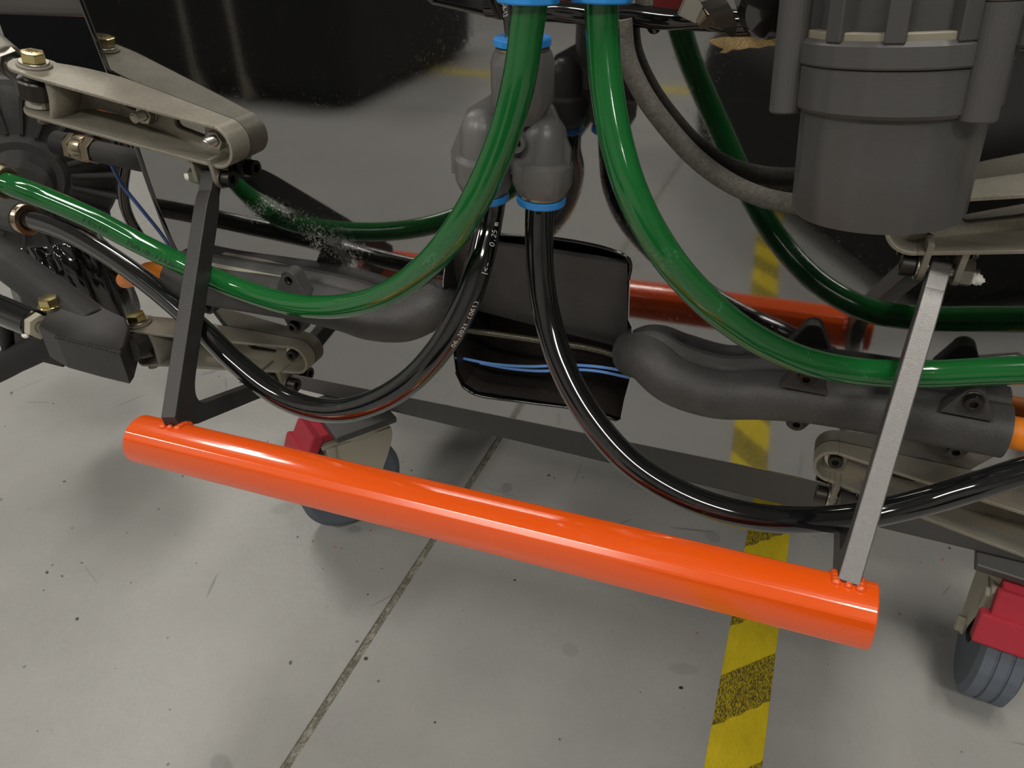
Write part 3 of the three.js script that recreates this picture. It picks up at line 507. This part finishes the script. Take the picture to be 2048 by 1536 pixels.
const gl = hose('coolant_hose', 'left green hose curving from the top fitting down and out to the left', [[1062, -60, 0.074], [1062, -10, 0.075], [1053, 60, 0.077], [1040, 150, 0.079], [1018, 240, 0.080], [985, 330, 0.081], [940, 420, 0.082], [870, 515, 0.079], [780, 585, 0.070], [690, 612, 0.060], [590, 610, 0.053], [480, 578, 0.045], [380, 535, 0.041], [280, 487, 0.046], [180, 435, 0.054], [90, 396, 0.062], [20, 369, 0.069], [-60, 345, 0.069]], 0.006, M.green, (c, t) => {
  lettering(c, 0.006, sAt(c, 358, 545), sAt(c, 158, 455), (k) => toCam(c, sAt(c, 260, 490), V(-0.05, -0.42, 0.1)), 0.42, [['FESTO', 0.02], ['PUN-H-12X2', 0.46], ['O', 0.93]], 0x0a3016, t, true, 0.8, 640);
});
const gr = hose('coolant_hose', 'right green hose curving from the top fitting down and out to the right', [[1203, -60, 0.060], [1203, -10, 0.060], [1205, 70, 0.062], [1213, 170, 0.067], [1232, 280, 0.073], [1266, 390, 0.078], [1325, 500, 0.077], [1405, 595, 0.068], [1505, 673, 0.054], [1620, 724, 0.040], [1740, 745, 0.030], [1860, 748, 0.026], [1970, 743, 0.024], [2090, 738, 0.022]], 0.006, M.green);
const bl = hose('air_hose', 'left glossy black hose looping from the connector down and up to the far left', [[984, 340, 0.055], [984, 395, 0.055], [976, 450, 0.058], [958, 530, 0.068], [930, 610, 0.076], [885, 690, 0.084], [820, 762, 0.090], [740, 808, 0.092], [660, 822, 0.090], [570, 798, 0.084], [480, 732, 0.074], [400, 655, 0.062], [310, 577, 0.048], [220, 512, 0.036], [130, 462, 0.026], [50, 437, 0.020], [-10, 425, 0.018]], 0.006, M.black, (c, t) => {
  lettering(c, 0.006, sAt(c, 976, 425), sAt(c, 958, 545), (k) => toCam(c, 0.1, V(0.9, -0.05, 0)), 0.36, [['|', 0.0], ['<-', 0.06], ['0.25 m', 0.44]], 0xf4f4f0, t, true, 0.8, 400);
  lettering(c, 0.006, sAt(c, 945, 570), sAt(c, 890, 685), (k) => toCam(c, 0.24, V(0.9, -0.35, 0)), 0.32, [['06.2021 (061)', 0.06]], 0xf4f4f0, t, true, 0.75, 480);
});
const br = hose('air_hose', 'right glossy black hose looping from the connector down behind the right strut', [[1079, 340, 0.055], [1079, 410, 0.055], [1078, 470, 0.057], [1081, 550, 0.060], [1096, 640, 0.066], [1128, 740, 0.075], [1185, 840, 0.083], [1265, 928, 0.088], [1370, 992, 0.088], [1490, 1030, 0.084], [1610, 1040, 0.074], [1730, 1030, 0.060], [1850, 1003, 0.052], [1960, 970, 0.048], [2100, 925, 0.04]], 0.006, M.black);
const bt = hose('air_hose', 'upper black hose with white lettering behind the left green hose', [[1045, 130, 0.055], [1043, 80, 0.055], [1038, 30, 0.054], [1030, -30, 0.05], [1020, -90, 0.045]], 0.006, M.black, (c, t) => lettering(c, 0.006, sAt(c, 1043, 90), sAt(c, 1034, -5), (k) => toCam(c, 0.4, V(-1.1, 0, 0)), 0.42, [['N-H-12', 0.1]], 0xe8e8e4, t, true, 0.85));
hose('rubber_hose', 'thin dusty grey rubber hose passing behind the black pump', [[1244, 40, 0.006], [1252, 110, 0.006], [1285, 185, 0.006], [1335, 255, 0.006], [1390, 315, 0.0065], [1450, 360, 0.009], [1520, 393, 0.014], [1590, 408, 0.018], [1660, 410, 0.02]], 0.0042, M.rubber);

// hose ends on the left
for (const [px, py, z, tx, ty, tz, R, lab] of [[14, 367, 0.069, -70, 335, 0.069, 0.0088, 'bare metal hose fitting holding the green hose at the left edge'], [58, 440, 0.0205, -40, 415, 0.016, 0.0098, 'black hose fitting with a copper ring holding the black hose at left']]) {
  const t = thing('hose_fitting', lab, 'hose fitting'), a = W(px, py, z), b = W(tx, ty, tz), d = b.clone().sub(a).normalize();
  part('lip_ring', turned([[0.0062, 0.001], [0.0066, 0], [R - 0.0004, 0], [R, 0.0005], [R, 0.004], [0.0062, 0.004]], a, d, 36), M.nickel, t);
  part('inner_ring', turned([[0.0062, 0.0004], [0.0072, 0.0004], [0.0072, 0.003], [0.0062, 0.003]], a.clone().addScaledVector(d, -0.0006), d, 30), std({ color: 0x6e4e3c, metalness: 0.5, roughness: 0.4 }), t);
  part('collar', turned([[R - 0.0004, 0], [R + 0.0006, 0.001], [R + 0.0006, 0.02], [R + 0.002, 0.022], [R + 0.002, 0.04], [0, 0.04]], a.clone().addScaledVector(d, 0.004), d, 36), px > 30 ? M.printed : M.nickel, t);
  done(t);
}

// ---------------------------------------------------------------- push-in fittings
{
  const t = thing('y_connector', 'dark grey plastic three-way connector with blue release rings', 'connector');
  const z0 = 0.055, top = W(1045, 100, z0), dw = W(1046, 300, z0).sub(W(1045, 140, z0)).normalize(), up = dw.clone().negate();
  const ring = (p, d, s = 1) => { part('metal_ring', turned([[0.0064, -0.001], [0.0098 * s, -0.001], [0.0102 * s, -0.0004], [0.0102 * s, 0.0012], [0.0064, 0.0012]], p, d, 40), M.nickel, t); part('release_ring', turned([[0.0062, 0], [0.0104 * s, 0], [0.0108 * s, 0.0004], [0.0108 * s, 0.0024], [0.0104 * s, 0.003], [0.0072, 0.0034], [0.0062, 0.0026]], p.clone().addScaledVector(d, 0.0016), d, 40), M.blue, t); };
  const legL = W(964, 215, z0), legLe = W(970, 378, z0), legR = W(1092, 228, z0), legRe = W(1083, 384, z0);
  const bodyParts = [];
  bodyParts.push(turned([[0, 0.026], [0.0085, 0.026], [0.0105, 0.022], [0.0122, 0.018], [0.0122, 0.004], [0.0112, 0.001], [0.0106, 0], [0.0062, 0], [0.0062, 0.004]], top, dw, 44));
  for (const [a, b] of [[legL, legLe], [legR, legRe]]) {
    const d = b.clone().sub(a), L = d.length(); const pr = []; for (let i = 0; i <= 18; i++) { const an = i / 18 * Math.PI / 2; pr.push([0.0088 * Math.sin(an), 0.0088 * (1 - Math.cos(an))]); }
    pr.push([0.0092, L * 0.56], [0.0096, L * 0.565], [0.0118, L * 0.6], [0.0122, L * 0.63], [0.0122, L * 0.86], [0.0104, L * 0.98], [0.0102, L], [0.0062, L]);
    bodyParts.push(turned(pr, a, d, 44));
    ring(b, d.clone().normalize(), 0.94);
  }
  ring(top, up, 1.0);
  part('body', merge(bodyParts), M.fitting, t);
  const sh = poly([[1012, 170], [1078, 170], [1108, 215], [1143, 300], [1140, 350], [905, 345], [903, 300], [938, 212]].map((p) => { const q = W(p[0], p[1], z0); return [q.x, q.y]; })); const g = plate(sh, 0.0026, 0.0004); g.translate(0, 0, z0 - 0.0013); part('rib', g, M.fitting, t);
  const mid = W(1046, 185, z0), mb = W(1030, 300, z0); part('spine', cyl(mid, mb, 0.0085, 0.0052, 28), M.fitting, t);
  part('eyelet', turned([[0.0022, -0.012], [0.0022, 0.0], [0.0038, 0.0], [0.004, -0.0005], [0.004, -0.012]], W(1031, 287, z0 + 0.0095), Z1, 28), M.fitting, t, 'mounting eyelet'); done(t);
}
[[1062, -22, 6, 0.0752, 'blue-ringed push-in fitting at the top of the left green hose'], [1203, -22, 4, 0.0605, 'blue-ringed push-in fitting at the top of the right green hose']].forEach(([px, py, yb, z, lab]) => {
  const t = thing('push_in_fitting', lab, 'fitting'), a = W(px - (px < 1100 ? 6 : 0), yb, z), d = V(0, 1, -0.05).normalize();
  part('release_ring', turned([[0.0062, 0], [0.0103, 0], [0.0107, 0.0005], [0.0107, 0.003], [0.0062, 0.003]], a, d, 40), M.blue, t);
  part('body', turned([[0.0062, 0], [0.0112, 0], [0.0122, 0.002], [0.0122, 0.02], [0.009, 0.024], [0.009, 0.04], [0, 0.04]], a.clone().addScaledVector(d, 0.0045), d, 40), M.fitting, t); done(t);
});

// ---------------------------------------------------------------- pump
{
  const t = thing('water_pump', 'dark grey plastic electric pump with a smooth can hanging at upper right', 'pump');
  const C = W(1749, 428, 0.06), tp = W(1787, 205, 0.0575), ax = tp.clone().sub(C).normalize(), R = 0.0278;
  const Hc = tp.distanceTo(C);
  part('motor_can', turned([[0, 0], [R - 0.004, 0], [R - 0.0015, 0.0008], [R, 0.0035], [R + 0.0002, Hc * 0.5], [R + 0.0006, Hc + 0.004]], C, ax, 72), M.pump, t);
  const rb = C.clone().addScaledVector(ax, Hc - 0.0005), R2 = 0.0312, x0 = V(1, 0, 0).addScaledVector(ax, -ax.x).normalize(), y0 = new THREE.Vector3().crossVectors(ax, x0);
  const rad = (an, r) => x0.clone().multiplyScalar(Math.cos(an) * r).addScaledVector(y0, Math.sin(an) * r);   // an grows from +x; -90 deg would face the viewer or the panel
  const front = rad(Math.PI / 2, 1).z > 0 ? 1 : -1;
  part('lower_ring', turned([[R, 0], [R2 - 0.0012, 0], [R2, 0.0012], [R2, 0.0132], [R2 - 0.0006, 0.0138]], rb, ax, 72), M.pump, t);
  part('upper_ring', turned([[R2 - 0.0012, 0], [R2 + 0.0003, 0.0002], [R2 + 0.0007, 0.0008], [R2 + 0.0006, 0.0064], [R2 - 0.001, 0.0078], [0.026, 0.0078]], rb.clone().addScaledVector(ax, 0.01385), ax, 72), M.pump, t);
  part('lit_slot_floor', turned([[0.0, 0.0022], [0.0296, 0.0022], [0.0300, 0.0018], [0.0300, 0]], rb.clone().addScaledVector(ax, 0.0216), ax, 60), M.slot, t);
  const hub = rb.clone().addScaledVector(ax, 0.022);
  part('volute', turned([[0.0265, -0.001], [0.0265, 0.03], [0, 0.03]], hub, ax, 60), M.pumpTop, t);
  const ribA = [25, 62, 98, 132, 168, 205, 245, 285, 325];
  ribA.forEach((dg) => { const an = dg * deg * front, g = box(0.0065, 0.03, 0.0058); g.rotateY(0); const p = hub.clone().addScaledVector(ax, 0.014).add(rad(an, 0.0282)); g.applyMatrix4(basis(rad(an, 1), ax.clone(), new THREE.Vector3().crossVectors(rad(an, 1), ax), p)); part('rib', g, M.pumpTop, t); });
  for (const [dg, r0, lo, hi, sc] of [[168, 0.0337, -0.0015, 0.05, false], [48, 0.0322, -0.001, 0.031, true], [20, 0.0325, 0.018, 0.06, false], [285, 0.033, -0.001, 0.05, false]]) {
    const p = rb.clone().add(rad(dg * deg * front, r0)); part('boss', cyl(p.clone().addScaledVector(ax, lo), p.clone().addScaledVector(ax, hi), 0.0052, 0.0054, 28), M.pump, t);
    if (sc) { place(part('washer', washerGeo(0.0056, 0.0012), M.steel, t), p.clone().addScaledVector(ax, hi), ax); place(part('screw', capHead, M.steel, t), p.clone().addScaledVector(ax, hi + 0.0012), ax); }
  }
  done(t);
}

// ---------------------------------------------------------------- things on the deck above the bulkhead
{
  const t = thing('hose_clamp', 'worm-drive hose clamp with a bent steel tail at the top edge', 'hose clamp');
  const c = curve([W(1405, -30, 0.03), W(1425, 0, 0.034), W(1444, 30, 0.034), W(1459, 56, 0.03), W(1466, 74, 0.026)]);
  const pos = [], uv = [], idx = []; const N = 24; for (let i = 0; i <= N; i++) { const p = c.getPointAt(i / N), w = 0.0042 * (1 - 0.86 * (i / N) ** 3); for (const [k, dz] of [[-1, 0], [1, 0], [1, -0.0007], [-1, -0.0007]]) { pos.push(p.x + k * w, p.y + k * w * 0.25, p.z + dz); uv.push(k * w, i * 0.001); } if (i) { const q = 4 * i - 4; for (let j = 0; j < 4; j++) { const a = q + j, b = q + (j + 1) % 4; idx.push(a, a + 4, b, b, a + 4, b + 4); } } }
  const g = new THREE.BufferGeometry(); g.setAttribute('position', new THREE.Float32BufferAttribute(pos, 3)); g.setAttribute('uv', new THREE.Float32BufferAttribute(uv, 2)); g.setIndex(idx); part('band_tail', sharp(g, 0.5), M.darkSteel, t);
  const p = W(1388, 12, 0.026); const b1 = box(0.0085, 0.009, 0.009, V(0, 0, 0), 0.001); b1.rotateZ(-0.35); b1.translate(p.x, p.y, p.z); part('screw_housing', b1, M.steel, t);
  const q = W(1408, 22, 0.026), hx = hexGeo(0.0042, 0.005, 0); part('worm_screw', along(hx, q, V(0.5, -0.6, 0.5)), M.nickel, t);
  done(t);
  const pipe = thing('pipe', 'fat black pipe end above the chipped top edge', 'pipe'), a = W(1545, 8, 0.01), b = W(1520, -90, -0.02);
  part('pipe_wall', cyl(W(1550, 12, 0.016), b, 0.0125, 0.0125, 36), M.gloss, pipe); const cb = curve([W(1470, -40, 0.012), W(1478, 10, 0.014), W(1505, 36, 0.012), W(1550, 44, 0.008)]); part('bead', sweep(cb, 0.0011, 40, 10), M.steel, pipe); part('end_cap', turned([[0.0132, 0.006], [0.0132, 0], [0.011, -0.003], [0, -0.004]], W(1550, 12, 0.016), b.clone().sub(W(1550, 12, 0.016)), 36), M.gloss, pipe); done(pipe);
  [[1345, 6, -0.004, 0.014, 0.02, 'red plastic block beside the hose clamp at the top edge'], [1128, 2, -0.004, 0.008, 0.02, 'small red plastic block between the two blue-ringed fittings']].forEach(([x, y, z, w, h, lab]) => { const r = thing('red_block', lab, 'block'), q2 = W(x, y, z); part('shell', box(w, h, 0.012, V(q2.x, q2.y + h / 2 - 0.006, q2.z), 0.0015), M.darkred, r); part('lip', box(w + 0.002, 0.002, 0.013, V(q2.x, q2.y - 0.0045, q2.z), 0.0006), M.gloss, r); done(r); });
  const gt = thing('grey_hose', 'grey hose end right of the right blue ring at the top edge', 'hose'); part('tube', sweep(curve([W(1275, -60, 0.0), W(1290, -10, -0.002), W(1310, 28, -0.004)]), 0.0045, 40, 18), M.rubber, gt); done(gt);
  const wr = thing('cable_bundle', 'pair of thin grey wires at the top edge left of the blue ring', 'wire'); for (const k of [0, 1]) part('wire_strand', sweep(curve([W(968 + k * 16, -40, 0.01), W(980 + k * 12, 0, 0.008), W(1000 + k * 6, 34, 0.004)]), 0.0013, 40, 10), M.darkSteel, wr); done(wr);
}

// ---------------------------------------------------------------- left side: wishbone ends, gearbox, wiring
{
  const t = thing('suspension_link', 'silver rod entering the upper left bracket from the left edge', 'suspension rod');
  const e = UL.P(UL.Lb, 0, UL.zb), d = V(-0.9, 0.33, -0.28).normalize(), a = e.clone().addScaledVector(d, 0.0105), b = e.clone().addScaledVector(d, 0.13);
  part('shank', cyl(a, e.clone().addScaledVector(d, 0.032), 0.0062, 0.0062), M.darkSteel, t); part('rod', cyl(e.clone().addScaledVector(d, 0.03), b, 0.0092, 0.0092, 32), M.alu, t);
  place(part('lock_nut', hexGeo(0.0088, 0.006, 0.005), M.steel, t), e.clone().addScaledVector(d, 0.025), d); done(t);

  const w = thing('wishbone', 'black welded wishbone end with a gold hex bolt at lower left', 'suspension arm');
  const yT = 0.447, P1 = (px, py) => AtY(px, py, yT);
  const top = [[76, 652], [92, 628], [122, 598], [150, 588], [250, 634], [258, 655], [248, 690], [238, 703], [180, 690], [112, 672]].map((p) => P1(...p));
  const sh = poly(top.map((q) => [q.x, -q.z])), g = plate(sh, 0.024, 0.001); g.rotateX(-Math.PI / 2); g.translate(0, yT - 0.024, 0); part('end_plate', g, M.powder, w);
  const bpt = P1(101, 612); place(part('washer', W8, M.brass, w), bpt, Y1); place(part('hex_bolt', H8, M.brass, w), bpt.clone().add(V(0, 0.0014, 0)), Y1, 0.3); place(part('bolt_thread', threadGeo(0.0034, 0.034), M.steel, w), bpt.clone().add(V(0, -0.033, 0)), Y1);
  const ta = P1(185, 625).add(V(0, -0.012, 0)), tb = W(-60, 470, -0.02); part('arm_tube', cyl(ta, tb, 0.0135, 0.0135, 32), M.powder, w);
  const ja = P1(244, 672).add(V(0, -0.012, 0)), jb = LL.P(LL.Lb, 0, LL.zb); part('bearing_shank', cyl(ja, jb.clone().lerp(ja, 0.3), 0.0075, 0.0085), M.powder, w);
  const wb = []; for (let i = 0; i < 26; i++) { const p = top[9].clone().lerp(top[7], i / 25), s = new THREE.SphereGeometry(0.0010 + 0.0005 * rnd(), 8, 6); s.translate(p.x, yT - 0.0006, p.z); wb.push(s); } part('weld', merge(wb), M.powder, w); done(w);

  const tr = thing('toe_link', 'black rod with a zinc lock nut and white paint mark at the left edge', 'suspension rod');
  const q0 = P1(88, 630).add(V(0, -0.012, 0)), q1 = W(-70, 590, 0.028), dd = q1.clone().sub(q0).normalize();
  part('thread', cyl(q0, q0.clone().addScaledVector(dd, 0.02), 0.004), M.steel, tr); place(part('lock_nut', hexGeo(0.0088, 0.0062, 0.004), M.zinc, tr), q0.clone().addScaledVector(dd, 0.0095), dd, 0.2);
  part('rod', cyl(q0.clone().addScaledVector(dd, 0.0157), q1, 0.0098, 0.0104, 32), M.gloss, tr); const mk = new THREE.SphereGeometry(0.0018, 12, 8); mk.scale(1.6, 1, 1); const mp = q0.clone().addScaledVector(dd, 0.0175).add(V(0, -0.0045, 0.0085)); mk.translate(mp.x, mp.y, mp.z); part('paint_mark', mk, M.white, tr); done(tr);

  // gearbox: ribbed cast housing
  const gb = thing('gearbox', 'dark ribbed cast housing in the shade at the left', 'gearbox');
  const gc = W(45, 345, -0.09), gx = V(0.72, -0.1, 0.68).normalize();
  part('casing', turned([[0, 0.012], [0.03, 0.012], [0.034, 0.006], [0.046, 0.004], [0.069, -0.004], [0.072, -0.008], [0.072, -0.08], [0, -0.08]], gc, gx, 64), M.housing, gb);
  const fx = V(0, 1, 0).addScaledVector(gx, -gx.y).normalize(), fy = new THREE.Vector3().crossVectors(gx, fx);
  for (let i = 0; i < 22; i++) { const an = i / 22 * Math.PI * 2, rd = fx.clone().multiplyScalar(Math.cos(an)).addScaledVector(fy, Math.sin(an)), g2 = box(0.036, 0.003, 0.014); g2.applyMatrix4(basis(rd, new THREE.Vector3().crossVectors(gx, rd), gx, gc.clone().addScaledVector(rd, 0.053).addScaledVector(gx, 0.002))); part('rib', g2, M.housing, gb); }
  part('bearing_cap', turned([[0, 0.03], [0.016, 0.03], [0.021, 0.026], [0.024, 0.012]], gc, gx, 44), M.housing, gb);
  done(gb);
  const gland = thing('cable_gland', 'nickel hexagonal gland with a black sleeve below the upper left bracket', 'cable gland');
  const ga = W(143, 292, -0.02), gd = W(262, 318, -0.022).sub(ga).normalize();
  part('flange', along(hexGeo(0.0088, 0.004), ga, gd), M.nickel, gland); part('body', turned([[0, 0.004], [0.0076, 0.004], [0.0082, 0.0055], [0.0082, 0.0125], [0.0074, 0.0135]], ga, gd, 36), M.nickel, gland); part('hex', along(hexGeo(0.0084, 0.006), ga.clone().addScaledVector(gd, 0.0135), gd), M.nickel, gland); part('sleeve', cyl(ga.clone().addScaledVector(gd, 0.0195), W(330, 332, -0.025), 0.0068, 0.0068, 28), M.printed, gland); part('root', cyl(ga.clone().addScaledVector(gd, -0.012), ga, 0.0078, 0.0078, 28), M.tyre, gland); done(gland);  // root is near-black: the shade around it is put into its colour
  const bw = thing('wire', 'single dark blue wire hanging down beside the left panel edge', 'wire'); part('insulation', sweep(curve([W(205, 300, -0.02), W(224, 332, -0.02), W(246, 372, -0.025), W(280, 415, -0.03), W(318, 462, -0.04), W(345, 500, -0.05)]), 0.0013, 80, 10), M.navy, bw); done(bw);
  const bc = thing('brake_line', 'dark curved pipe hanging between the gearbox and the panel edge', 'pipe'); part('tube', sweep(curve([W(240, 250, -0.07), W(252, 310, -0.075), W(246, 380, -0.08), W(256, 430, -0.085), W(285, 480, -0.09), W(330, 530, -0.1)]), 0.0042, 80, 16), M.gloss, bc); done(bc);
  const bag = thing('plastic_sheet', 'crumpled glossy black plastic behind the left hoses', 'plastic sheet');
  const bgm = new THREE.SphereGeometry(1, 64, 44), bp = bgm.attributes.position; for (let i = 0; i < bp.count; i++) { const x = bp.getX(i), y = bp.getY(i), z = bp.getZ(i), k = 1 + 0.07 * Math.sin(x * 9 + y * 3) * Math.cos(y * 2.4 + z * 8) + 0.045 * Math.sin(x * 17 - z * 13 + y * 2) + 0.03 * Math.sin(z * 29 + x * 7); bp.setXYZ(i, x * k, y * k, z * k); } bgm.scale(0.08, 0.11, 0.06); bgm.computeVertexNormals(); const bq = W(150, 585, -0.3); bgm.translate(bq.x, bq.y, bq.z); part('skin', bgm, M.gloss, bag); done(bag);
  const cv = thing('cover_sheet', 'black glossy bundle below the wishbone at the left edge', 'cable bundle');
  for (const [a, b, r] of [[[118, 676], [-60, 755], 0.011], [[10, 640], [20, 720], 0.005], [[96, 692], [-60, 775], 0.007]]) part('strand', sweep(curve([W(...a, 0.0), W((a[0] + b[0]) / 2, (a[1] + b[1]) / 2 + 4, -0.004), W(...b, -0.006)]), r, 50, 18), M.tyre, cv); const sp = W(50, 672, -0.03); part('flap', box(0.07, 0.045, 0.004, sp, 0.001), M.powder, cv); done(cv);

  const wv = thing('wing_support', 'dark carbon wing support above the left bracket, with an added dark backing panel', 'car part'); const wp = W(20, -18, -0.03), wg = box(0.14, 0.025, 0.02, V(0, 0, 0), 0.006); wg.rotateZ(0.03); wg.translate(wp.x, wp.y, wp.z); part('beam', wg, M.beam, wv); const wq = W(120, 40, -0.25), wall = box(0.16, 0.26, 0.006, wq, 0.002); part('panel', wall, phy({ color: 0x07080c, roughness: 0.9, specularIntensity: 0.3 }), wv); done(wv);  // rear panel is an added backing that keeps this corner dark
}

// ---------------------------------------------------------------- dolly under the car
{
  const t = thing('dolly_frame', 'dark painted steel beam of the dolly under the bulkhead', 'trolley');
  part('cross_beam', box(1.02, 0.04, 0.045, V(-0.06, 0.18, -0.309), 0.003), M.beam, t);
  part('side_rail', box(0.045, 0.04, 1.0, V(-0.5, 0.18, -0.83), 0.003), M.beam, t); part('side_rail', box(0.045, 0.04, 1.0, V(0.38, 0.18, -0.83), 0.003), M.beam, t);
  for (const x of [-0.28, 0.04]) part('post', box(0.04, 0.215, 0.04, V(x, 0.3, -0.42), 0.003), M.beam, t);
  part('post_bearer', box(0.4, 0.03, 0.05, V(-0.12, 0.185, -0.42), 0.003), M.beam, t);
  done(t);
}
function castor(label, x, z, turn) {                        // local: wheel axle along x, pedal towards +z, floor at y 0
  const g = new THREE.Group(); g.name = numbered('castor'); g.userData = { label, category: 'castor', group: 'castors of the dolly' }; scene.add(g);
  const R = 0.0645, w = 0.0205;
  const wheel = part('wheel', sharp(lathe([[0.012, -w], [0.05, -w + 0.001], [0.057, -w], [R, -w + 0.004], [R, -0.0075], [R - 0.0016, -0.0068], [R - 0.0016, -0.0052], [R, -0.0045], [R, 0.0045], [R - 0.0016, 0.0052], [R - 0.0016, 0.0068], [R, 0.0075], [R, w - 0.004], [0.057, w], [0.05, w - 0.001], [0.012, w]], 64)).rotateZ(Math.PI / 2).translate(0, R, 0), M.tread, g);
  for (const s of [-1, 1]) part('hub_face', sharp(lathe([[0, 0.002], [0.014, 0.002], [0.016, 0], [0.05, -0.0005]], 40)).rotateZ(-s * Math.PI / 2).translate(s * (w - 0.0005), R, 0), M.tyre, wheel);
  for (const s of [-1, 1]) {                                 // pressed fork cheeks
    const sh = new THREE.Shape(); sh.moveTo(-0.012, R - 0.014); sh.quadraticCurveTo(0, R - 0.022, 0.012, R - 0.014); sh.quadraticCurveTo(0.02, R + 0.02, 0.036, R + 0.05); sh.lineTo(0.04, 0.134); sh.lineTo(-0.042, 0.134); sh.quadraticCurveTo(-0.05, R + 0.055, -0.012, R - 0.014);
    const q = plate(sh, 0.003, 0.0006); q.rotateY(-Math.PI / 2); q.translate(s * 0.0262 + 0.0015, 0, -0.012); part('fork_cheek', q, M.zinc, g);
    place(part('axle_nut', hexGeo(0.0085, 0.007), M.zinc, g), V(s * 0.0278, R, 0), V(s, 0, 0)); delete g.children[g.children.length - 1].userData.placed;
  }
  part('fork_crown', box(0.052, 0.006, 0.086, V(0, 0.136, -0.011), 0.002), M.zinc, g);
  part('swivel_race', sharp(lathe([[0, 0.138], [0.036, 0.138], [0.038, 0.141], [0.038, 0.148], [0.034, 0.151], [0, 0.151]], 48)).translate(0, 0, -0.018), M.zinc, g);
  part('mount_plate', box(0.09, 0.008, 0.075, V(0, 0.1555, -0.018), 0.002), M.beam, g);
  // red brake pedal, two steps
  const pg = merge(box(0.05, 0.03, 0.014, null, 0.003).rotateX(-0.5).translate(0, 0.139, 0.04), box(0.066, 0.03, 0.016, null, 0.003).rotateX(-0.35).translate(0, 0.119, 0.051), box(0.04, 0.01, 0.03, V(0, 0.145, 0.026), 0.002));
  part('brake_pedal', pg, M.red, g, 'red plastic brake pedal'); part('pedal_bracket', box(0.06, 0.024, 0.012, V(0, 0.124, 0.022), 0.002), M.zinc, g);
  g.position.set(x, 0, z); g.rotation.y = turn; return g;
}
castor('right castor with a red brake pedal and grey twin-groove wheel', 0.266, -0.284, -0.12);
castor('left castor with a red brake pedal partly behind the orange bar', -0.455, -0.262, -0.62);

// ---------------------------------------------------------------- added stand-ins behind the photographer, seen only as dark shapes in the lacquer
{
  const t = thing('dark_stand_in', 'added low black case-like block standing in for the dark shape mirrored beside the pump', 'case');
  const sh = box(1.0, 0.36, 1.1, null, 0.1); sh.rotateY(-0.571); sh.translate(0.36, 0.182, 1.78); part('shell', sh, M.tyre, t);
  const hd = box(0.3, 0.03, 0.03, null, 0.012); hd.rotateY(-0.571); hd.translate(0.36, 0.377, 1.78); part('top_bar', hd, M.darkSteel, t); done(t);
  const c = thing('dark_stand_in', 'added black case-like block with two pale bands, standing in for a dark shape mirrored in the bulkhead', 'case');
  part('shell', box(2.5, 0.5, 1.1, V(-2.73, 0.252, 2.5), 0.1), M.tyre, c); for (const x of [-2.1, -1.9]) part('pale_band', box(0.05, 0.506, 1.106, V(x, 0.252, 2.5), 0.1), std({ color: 0x8c877c, roughness: 0.8 }), c); done(c);
}
renderer.render(scene, camera);
